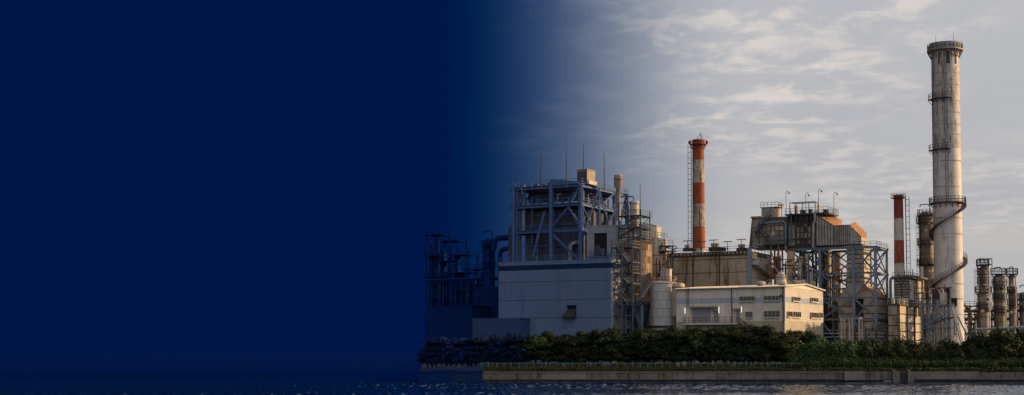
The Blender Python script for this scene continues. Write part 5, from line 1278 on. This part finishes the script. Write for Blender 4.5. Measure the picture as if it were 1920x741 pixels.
def left_plant():
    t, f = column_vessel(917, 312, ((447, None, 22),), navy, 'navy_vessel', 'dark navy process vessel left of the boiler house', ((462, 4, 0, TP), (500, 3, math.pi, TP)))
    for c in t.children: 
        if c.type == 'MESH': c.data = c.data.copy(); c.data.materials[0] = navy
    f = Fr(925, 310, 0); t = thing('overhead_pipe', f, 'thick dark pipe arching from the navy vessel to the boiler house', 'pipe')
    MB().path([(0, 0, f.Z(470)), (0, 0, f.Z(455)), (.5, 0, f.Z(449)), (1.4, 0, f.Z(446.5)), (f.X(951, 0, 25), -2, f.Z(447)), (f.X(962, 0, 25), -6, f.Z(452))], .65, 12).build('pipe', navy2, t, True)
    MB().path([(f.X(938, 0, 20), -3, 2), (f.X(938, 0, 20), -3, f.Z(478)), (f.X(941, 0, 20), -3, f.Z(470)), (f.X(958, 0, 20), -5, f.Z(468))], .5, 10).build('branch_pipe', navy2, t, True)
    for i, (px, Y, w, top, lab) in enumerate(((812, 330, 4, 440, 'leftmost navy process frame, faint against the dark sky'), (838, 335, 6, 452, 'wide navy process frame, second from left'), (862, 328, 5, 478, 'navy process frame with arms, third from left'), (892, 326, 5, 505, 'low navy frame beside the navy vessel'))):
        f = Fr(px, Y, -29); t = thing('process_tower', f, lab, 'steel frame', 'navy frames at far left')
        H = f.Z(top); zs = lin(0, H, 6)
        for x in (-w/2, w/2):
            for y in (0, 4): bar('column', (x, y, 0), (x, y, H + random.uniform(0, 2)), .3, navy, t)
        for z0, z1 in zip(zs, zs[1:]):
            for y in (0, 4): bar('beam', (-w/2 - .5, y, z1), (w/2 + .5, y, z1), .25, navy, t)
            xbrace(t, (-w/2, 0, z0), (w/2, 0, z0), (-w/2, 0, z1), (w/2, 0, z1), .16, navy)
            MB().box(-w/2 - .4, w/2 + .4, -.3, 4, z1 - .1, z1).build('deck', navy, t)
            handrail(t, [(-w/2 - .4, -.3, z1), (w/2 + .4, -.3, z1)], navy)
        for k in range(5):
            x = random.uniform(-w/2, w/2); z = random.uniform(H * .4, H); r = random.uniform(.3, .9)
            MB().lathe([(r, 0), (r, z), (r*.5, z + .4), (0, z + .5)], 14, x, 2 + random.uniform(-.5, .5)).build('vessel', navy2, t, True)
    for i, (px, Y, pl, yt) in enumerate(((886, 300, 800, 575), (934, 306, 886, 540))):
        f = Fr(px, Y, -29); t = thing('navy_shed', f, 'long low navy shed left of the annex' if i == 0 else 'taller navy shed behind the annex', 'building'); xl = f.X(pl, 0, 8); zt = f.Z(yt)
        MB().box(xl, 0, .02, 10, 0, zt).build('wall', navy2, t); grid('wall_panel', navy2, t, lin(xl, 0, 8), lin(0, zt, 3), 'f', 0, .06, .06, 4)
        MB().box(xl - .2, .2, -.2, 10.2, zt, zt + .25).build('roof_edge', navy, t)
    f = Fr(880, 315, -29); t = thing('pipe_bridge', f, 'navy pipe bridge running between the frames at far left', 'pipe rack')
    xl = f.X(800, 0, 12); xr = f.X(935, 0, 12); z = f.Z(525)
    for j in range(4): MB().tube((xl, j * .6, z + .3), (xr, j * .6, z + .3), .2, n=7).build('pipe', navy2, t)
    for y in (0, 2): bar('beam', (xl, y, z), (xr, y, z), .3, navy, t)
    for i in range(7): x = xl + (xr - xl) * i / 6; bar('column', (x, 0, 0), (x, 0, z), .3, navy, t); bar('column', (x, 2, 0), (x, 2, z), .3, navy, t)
left_plant()

# ------------------------------------------------------------------ fence
def fence(p0, p1, step, Y, label, name='mesh_fence'):
    f = Fr(p0, Y, 0, 2.05); t = thing(name, f, label, 'fence')
    k = f.scale(); n = round((p1 - p0) / step); h = 1.02
    xs = [f.X(p0 + step * i, 0, .5) for i in range(n + 1)]
    pm = MB().tube((0, 0, -.6), (0, 0, h + .06), .05, n=6).mesh('post', fence_m)
    for i, x in enumerate(xs):
        o = bpy.data.objects.new('post', pm); o.location = (x, 0, random.uniform(-.03, .03)); o.rotation_euler = (random.uniform(-.02, .02), random.uniform(-.02, .02), 0); link(o, t)
    MB().tube((xs[0], 0, h), (xs[-1], 0, h), .04, n=6).build('top_rail', fence_m, t)
    w = xs[1] - xs[0]; b = MB(); q = 9
    for i in range(-q, q + 1):
        for s in (1, -1):
            x0, z0, x1, z1 = i * w / q, 0.0, i * w / q + s * h, h
            if s > 0: lo, hi = max(x0, 0), min(x1, w)
            else: lo, hi = max(x1, 0), min(x0, w)
            if s < 0: x0, x1, z0, z1 = x0 + w, x1 + w, 0, h; lo, hi = max(x1, 0), min(x0, w)
            if hi - lo < .05: continue
            zz = lambda x: (x - x0) / (x1 - x0) * h
            b.tube((lo, .03, zz(lo)), (hi, .03, zz(hi)), .006, n=3)
    wm_ = b.mesh('wire_mesh', conc_d)
    for x in xs[:-1]:
        o = bpy.data.objects.new('wire_mesh', wm_); o.location = (x, 0, 0); link(o, t)
fence(902, 1525, 14.2, YW + 6.5, 'green wire mesh fence with posts along the bank before the trees')
fence(1649, 1725, 15.2, YW + 6.2, 'short stretch of green fence half hidden in vines near the sluice')

# ------------------------------------------------------------------ vegetation
def leaf_cloud(n, blobs, size, rnd, flat=0.5):
    """leaf-sized quads on and inside irregular clumps; blobs: (x,y,z,rx,ry,rz)"""
    V, F = [], []
    wts = [b[3] * b[4] + b[3] * b[5] for b in blobs]
    for _ in range(n):
        bx = rnd.choices(blobs, wts)[0]
        d = Vector((rnd.gauss(0, 1), rnd.gauss(0, 1), rnd.gauss(0, 1))).normalized()
        k = rnd.random() ** .33
        k = k * 1.04 + abs(rnd.gauss(0, .12))
        k *= 0.74 + 0.42 * mnoise.noise((d.x * 2.1 + bx[0] * 3, d.y * 2.1 + bx[1], d.z * 2.1 + bx[2] * 2))+ .12
        p = Vector((bx[0] + d.x * bx[3] * k, bx[1] + d.y * bx[4] * k, bx[2] + d.z * bx[5] * k))
        nrm = (d + Vector((rnd.uniform(-1, 1), rnd.uniform(-1, 1), rnd.uniform(-.4, 1.2))) * .8).normalized()
        a = nrm.orthogonal().normalized(); a.rotate(Matrix.Rotation(rnd.uniform(0, 6.28), 3, nrm)); c = nrm.cross(a)
        s = size * rnd.uniform(.6, 1.3); i = len(V)
        V += [p - a * s * .5, p + c * s * .32, p + a * s * .6, p - c * s * .32]; F.append((i, i+1, i+2, i+3))
    return V, F
def mesh_from(name, V, F, m):
    me = bpy.data.meshes.new(name); me.from_pydata([tuple(v) for v in V], [], F); me.materials.append(m); return me
def make_tree(seed, H, spread, bare, m, leaves=7000):
    rnd = random.Random(seed); b = MB(); blobs = []
    nst = rnd.choice((1, 2, 2, 3))
    for s in range(nst):
        lean = Vector((rnd.uniform(-.5, .5), rnd.uniform(-.4, .4), 0)); base = Vector((rnd.uniform(-.35, .35), rnd.uniform(-.3, .3), -.3))
        pts = [base + Vector((0, 0, 0))]; nseg = 6
        for i in range(1, nseg + 1): pts.append(base + lean * (i / nseg) ** 1.4 * 1.6 + Vector((rnd.uniform(-.12, .12), rnd.uniform(-.12, .12), i / nseg * H * .86)))
        r0 = rnd.uniform(.10, .16)
        for i in range(nseg): b.tube(pts[i], pts[i+1], r0 * (1 - i / nseg * .75), r0 * (1 - (i + 1) / nseg * .75), 6)
        for k in range(15):
            q = rnd.uniform(bare * .75, 1.0); j = min(nseg - 1, int(q * nseg)); o = pts[j].lerp(pts[j+1], q * nseg - j)
            a = rnd.uniform(0, 6.28); ln = spread * rnd.uniform(.5, 1.0) * (1.15 - q * .5); e = o + Vector((math.cos(a) * ln, math.sin(a) * ln, rnd.uniform(.2, .9)))
            b.tube(o, e, r0 * .4, .02, 4)
            rr = spread * rnd.uniform(.34, .66)
            blobs.append((e.x * .85, e.y * .85, e.z, rr * 1.1, rr, rr * rnd.uniform(.55, .85)))
        blobs.append((pts[-1].x, pts[-1].y, H * .9, spread * .5, spread * .5, H * .1 + .2))
    for k in range(10): blobs.append((rnd.uniform(-.8, .8) * spread, rnd.uniform(-.6, .6) * spread, H * rnd.uniform(bare + .05, .96), spread * rnd.uniform(.3, .7), spread * .5, H * rnd.uniform(.05, .13)))
    V, F = leaf_cloud(leaves, blobs, .40, rnd)
    return b.mesh('trunk', bark), mesh_from('crown', V, F, m)
def make_shrub(seed, rx, h, m, leaves=2400):
    rnd = random.Random(seed); b = MB(); blobs = []
    for k in range(9):
        a = rnd.uniform(0, 6.28); q = rnd.random() ** .6 * rx * .75; z = h * rnd.uniform(.25, .82) * (1 - .25 * q / rx)
        e = Vector((math.cos(a) * q, math.sin(a) * q * .8, z)); b.tube((e.x * .2, e.y * .2, -.2), e, .07, .02, 5)
        rr = rx * rnd.uniform(.3, .5); blobs.append((e.x, e.y, z, rr, rr, min(h * .36, rr * .8)))
    for k in range(5): a = k * 1.256; blobs.append((math.cos(a) * rx * .6, math.sin(a) * rx * .5, h * .22, rx * .45, rx * .45, h * .26))
    V, F = leaf_cloud(leaves, blobs, .32, rnd)
    return b.mesh('stems', bark), mesh_from('foliage', V, F, m)
TREES = [make_tree(11 + i, 8.0, rs, br, m) for i, (rs, br, m) in enumerate(((1.9, .34, leaf_a), (1.8, .40, leaf_a), (2.1, .30, leaf_b), (1.9, .36, leaf_a), (2.0, .30, leaf_e), (1.8, .42, leaf_b), (2.2, .32, leaf_a)))]
NTREES = []
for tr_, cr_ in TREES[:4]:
    c2_ = cr_.copy(); c2_.materials[0] = leaf_n; c3_ = cr_.copy(); c3_.materials[0] = leaf_n2; t2_ = tr_.copy(); t2_.materials[0] = navy2; NTREES.append(((t2_, c3_), (t2_, c2_)))  # left-end tree copies, navy fade in leaf and trunk colours
SHRUBS = [make_shrub(40 + i, 2.3, 3.2, m) for i, m in enumerate((leaf_a, leaf_c, leaf_b, leaf_a, leaf_c, leaf_d))]
ORD = 'first second third fourth fifth sixth seventh eighth ninth tenth eleventh twelfth thirteenth fourteenth fifteenth sixteenth seventeenth eighteenth nineteenth twentieth'.split() + ['twenty ' + w for w in 'first second third fourth fifth sixth seventh eighth ninth'.split()]
COUNT = {}
def put(kind, pair, px, Y, py_top, hmesh, names, label, cat, group, wide=1.0, z0=GZ):
    f = Fr(px, Y, random.uniform(0, 360), z0 - .05); k_ = COUNT.get(group, 0); COUNT[group] = k_ + 1
    t = thing(kind, f, label + ', %s from the left' % ORD[k_], cat, group)
    s = f.Z(py_top) / hmesh; w = wide * (s * .5 + .5)
    t.scale = (w, w, s)
    for me, n in zip(pair, names): link(bpy.data.objects.new(n, me), t)
    return t
def top_profile(px):
    pts = ((780, 640), (830, 634), (955, 632), (965, 622), (1060, 625), (1110, 622), (1170, 622), (1230, 618), (1300, 619), (1370, 616), (1440, 613), (1475, 618), (1500, 621), (1540, 628), (1600, 631))
    for (a, ya), (c, yc) in zip(pts, pts[1:]):
        if a <= px <= c: return ya + (yc - ya) * (px - a) / (c - a)
    return 630
rt = random.Random(5)
px = 800.0
def tree_label(px):
    if px < 960: return 'navy faded tree at the left end of the row', 'trees at the dark left end'
    if px < 1147: return 'slim tree in the row before the slate clad hall', 'trees before the slate hall'
    if px < 1268: return 'slim tree before the stair tower and white tank', 'trees before the white tank'
    return 'leafy tree in the row before the cream building', 'trees before the cream building'
i = 0
while px < 1482:
    lab, grp = tree_label(px)
    row = i % 2
    put('tree', NTREES[i % 4][px > 885] if px < 985 else TREES[(i * 3 + rt.randrange(3)) % len(TREES)], px, YW + (11.5 if row == 0 else 14.5) + rt.uniform(-.8, .8), top_profile(px) + rt.choice((rt.uniform(-6, 0), rt.uniform(-2, 5), rt.uniform(0, 14))) + (0 if row else 1.5), 8.1, ('trunk', 'crown'), lab, 'tree', grp, rt.uniform(.95, 1.3))
    px += rt.uniform(7.5, 12.5); i += 1
for px, py, Y in ((1488, 621, 249), (1503, 622, 250), (1520, 620, 249.5), (1533, 628, 249)):
    put('tree', TREES[2 + (int(px) % 3)], px, Y, py, 8.1, ('trunk', 'crown'), 'yellowish tree before the sunlit end wall', 'tree', 'trees before the sunlit gable', .75)
# shrubs to the right: front row of fresh green, back row dark
rs = random.Random(9)
def shrub(px, Y, py, v, lab, grp, wide): put('shrub', SHRUBS[v], px, Y, py, 3.15, ('stems', 'foliage'), lab, 'shrub', grp, wide)
for px, py in ((1492, 640), (1508, 637), (1524, 636), (1541, 637), (1556, 640), (1570, 633), (1588, 630)):
    shrub(px, YW + 10 + rs.uniform(-.5, .5), py + rs.uniform(-1, 1), 1 if rs.random() < .6 else 4, 'fresh green front shrub below the trestle', 'fresh shrubs below the trestle', .82)
px = 1545
while px < 1815:
    v = rs.choice((0, 3, 3, 0, 2)) if px > 1640 else rs.choice((1, 2, 4))
    py = 628 + rs.uniform(-2, 4) if px < 1700 else 634 + rs.uniform(-4, 4)
    if 1730 < px < 1768: v = 5; py = 630
    if px < 1640: lab, grp = 'green shrub in the rear row below the trestle', 'rear shrubs below the trestle'
    else: lab, grp = 'dark shrub below the sunlit furnace and tall stack', 'dark shrubs below the tall stack'
    shrub(px, YW + 13.5 + rs.uniform(-.5, 1), py, v, lab, grp, .95); px += rs.uniform(14, 20)
px = 1600
while px < 1930:
    py = 648 + rs.uniform(-5, 6)
    shrub(px, YW + 10 + rs.uniform(-.6, .6), py, rs.choice((0, 3, 3, 2, 0)), 'low dark front shrub behind the vines', 'front row of dark shrubs', .9); px += rs.uniform(13, 18)
for px, py in ((1783, 628), (1792, 630), (1812, 626), (1820, 634)):
    put('cypress', make_shrub(int(px), .9, 3.2, leaf_a, 1300), px, YW + 13, py + 2, 3.1, ('stems', 'foliage'), 'narrow pointed conifer at the foot of the tall stack', 'conifer', 'conifers by the tall stack', .8)
for px, py, v in sorted(((1838, 618, 0), (1856, 612, 2), (1876, 610, 0), (1893, 613, 2), (1910, 612, 0), (1928, 614, 3), (1848, 626, 3), (1868, 624, 0), (1903, 624, 2), (1884, 630, 0))):
    shrub(px, YW + 13 + rs.uniform(-1, 1.5), py, v, 'big rounded dark bush before the right columns', 'rounded trees at the right edge', .98)

def grass():
    rnd = random.Random(21); V, F = [], []
    def zat(Y):
        for (a, za), (c, zc) in zip(prof, prof[1:]):
            if a <= Y <= c: return za + (zc - za) * (Y - a) / (c - a)
        return GZ
    x0, x1 = XL, gx(2050, YW)
    for _ in range(26000):
        x = rnd.uniform(x0, x1); Y = YW + .6 + abs(rnd.gauss(0, 1)) * 3.2
        if Y > YW + 11: continue
        n = mnoise.noise((x * .25, Y * .4, 0)); h = (.22 + .22 * rnd.random() + .25 * n) * (.7 if Y < YW + 1.2 else 1.0)
        z = zat(Y)
        for k in range(3):
            a = rnd.uniform(0, 6.28); w = rnd.uniform(.03, .07); dx, dy = math.cos(a), math.sin(a); i = len(V); l = rnd.uniform(-.3, .3)
            hh = max(.12, h * rnd.uniform(.6, 1.2)); xx = x + rnd.uniform(-.1, .1)
            V += [(xx - dx*w, Y - dy*w, z - .05), (xx + dx*w, Y + dy*w, z - .05), (xx + l * hh, Y + l * .5, z + hh)]; F.append((i, i+1, i+2))
    for lo, hi, m, lab in ((-99, gx(905, YW), leaf_n2, 'navy tinted grass at the dark left end of the bank'), (gx(905, YW), 999, grass_m, 'rough dark grass covering the bank above the sea wall')):  # leftmost grass carries the navy fade as its colour
        vs = []; fs = []
        for k in range(0, len(V), 3):
            if lo <= V[k][0] < hi: fs.append((len(vs), len(vs) + 1, len(vs) + 2)); vs += V[k:k+3]
        o = link(bpy.data.objects.new('bank_grass', mesh_from('bank_grass', vs, fs, m))); tag(o, lab, 'grass'); o['kind'] = 'stuff'
    # vines and weeds over the fence line to the right
    V, F = [], []; blobs = []
    x = gx(1496, YW + 6)
    while x < gx(2030, YW + 6):
        edge = min(1, (x - gx(1490, YW + 6)) / 4)
        Y = YW + 4.8 + rnd.uniform(-.4, .4); hh = (1.3 + rnd.uniform(-.2, .25)) * (0.5 + .5 * edge)
        blobs.append((x, Y, 2.2 + hh * .45, .9, 1.3, hh * .75)); 
        if rnd.random() < .6: blobs.append((x, YW + 2.6 + rnd.uniform(-.5, .5), 1.95, .9, 1.0, .55))
        x += .55
    V, F = leaf_cloud(34000, blobs, .26, rnd)
    o = link(bpy.data.objects.new('vine_cover', mesh_from('vine_cover', V, F, vine_m)))
    tag(o, 'dense green vines and weeds over the fence line at right', 'vines'); o['kind'] = 'stuff'
    # undergrowth behind the fence along the tree row
    blobs = []
    x = gx(905, YW + 9)
    while x < gx(1500, YW + 9):
        if rnd.random() < .45: blobs.append((x, YW + 8.3 + rnd.uniform(-.8, 2), GZ + .25, .8, .8, rnd.uniform(.35, .85)))
        x += .6
    V, F = leaf_cloud(8000, blobs, .25, rnd)
    o = link(bpy.data.objects.new('undergrowth', mesh_from('undergrowth', V, F, leaf_a)))
    tag(o, 'low dark undergrowth between the fence and the tree trunks', 'undergrowth'); o['kind'] = 'stuff'
grass()

def steam():
    f = Fr(1176, 297, 0); zc = f.Z(323) + GZ
    bpy_me = MB(); n = 16; prof_ = []
    for i in range(9):
        a = math.pi * i / 8; prof_.append((math.sin(a) * (1 + .15 * math.sin(i * 2.3)), -math.cos(a)))
    bpy_me.lathe(prof_, n); o = bpy_me.build('steam', white_p, None, True)
    o.location = (f.O[0] + .6, 297, zc); o.scale = (2.4, 1.6, 1.1); o.rotation_euler = (0, R(-22), 0)
    m = bpy.data.materials.new('steam_volume'); m.use_nodes = True; t = m.node_tree; t.nodes.clear()
    out = N('ShaderNodeOutputMaterial', t); v = N('ShaderNodeVolumePrincipled', t); t.links.new(v.outputs[0], out.inputs['Volume'])
    v.inputs['Color'].default_value = (.9, .88, .88, 1)
    tc = N('ShaderNodeTexCoord', t); nz = N('ShaderNodeTexNoise', t); nz.inputs['Scale'].default_value = 1.3; t.links.new(tc.outputs['Object'], nz.inputs[0])
    ln = N('ShaderNodeVectorMath', t, operation='LENGTH'); t.links.new(tc.outputs['Object'], ln.inputs[0])
    mr = N('ShaderNodeMapRange', t); t.links.new(ln.outputs['Value'], mr.inputs[0]); mr.inputs[1].default_value = .2; mr.inputs[2].default_value = .95; mr.inputs[3].default_value = 1; mr.inputs[4].default_value = 0
    mu = N('ShaderNodeMath', t, operation='MULTIPLY'); t.links.new(mr.outputs[0], mu.inputs[0]); t.links.new(nz.outputs[0], mu.inputs[1]); nz.inputs['Detail'].default_value = 0
    m2 = N('ShaderNodeMath', t, operation='MULTIPLY'); t.links.new(mu.outputs[0], m2.inputs[0]); m2.inputs[1].default_value = .22; t.links.new(m2.outputs[0], v.inputs['Density'])
    o.data.materials[0] = m
    tag(o, 'faint wisp of steam drifting from the short stack', 'steam'); o['kind'] = 'stuff'
steam()

def clutter():
    rnd = random.Random(77)
    for px, Y, w, ya, yb, nm, lab in ((1232, 280, 5.0, 470, 540, 'pipe_riser_group', 'crowded rusty risers left of the stained hall, above the white tank'),
                                      (1492, 286, 6.0, 478, 545, 'pipe_riser_group', 'crowded rusty risers and ducts below the dust collector'),
                                      (1590, 298, 9.0, 500, 610, 'pipe_riser_group', 'shaded pipes and trays crowding the inside of the trestle'),
                                      (1745, 282, 6.0, 535, 575, 'pipe_riser_group', 'pale pipes and small vessels over the platform lattice')):
        f = Fr(px, Y, -29); t = thing(nm, f, lab, 'pipes', 'crowded pipe risers')
        za, zb = f.Z(yb), f.Z(ya)
        for i in range(16):
            x, y = rnd.uniform(-w/2, w/2), rnd.uniform(0, 2.5); z0 = rnd.uniform(za - 2, za); z1 = rnd.uniform(za + (zb - za) * .4, zb); r = rnd.uniform(.07, .22)
            pts = [(x, y, max(0, z0)), (x, y, z1), (x + rnd.uniform(-1.5, 1.5), y, z1 + .15)]
            if rnd.random() < .5: pts.append((pts[-1][0], y - .2, z1 - rnd.uniform(.8, 3)))
            MB().path(pts, r, 7).build('pipe', rnd.choice([rust_m, insul, insul_l, dark, pipe_m, beige]), t)
            if rnd.random() < .4: MB().box(x - .25, x + .25, y - .35, y - .1, z1 - 1.1, z1 - .5).build('valve_box', rnd.choice([dark, insul_l, rust_m]), t)
        for k in range(4):
            z = za + (zb - za) * (k + .5) / 4; bar('tray', (-w/2, -.2, z), (w/2, -.2, z), .16, rnd.choice([steel_d, rust_m, rail_m]), t)
        for x in (-w/2, w/2): bar('post', (x, -.1, 0), (x, -.1, zb), .18, steel_d, t)
clutter()
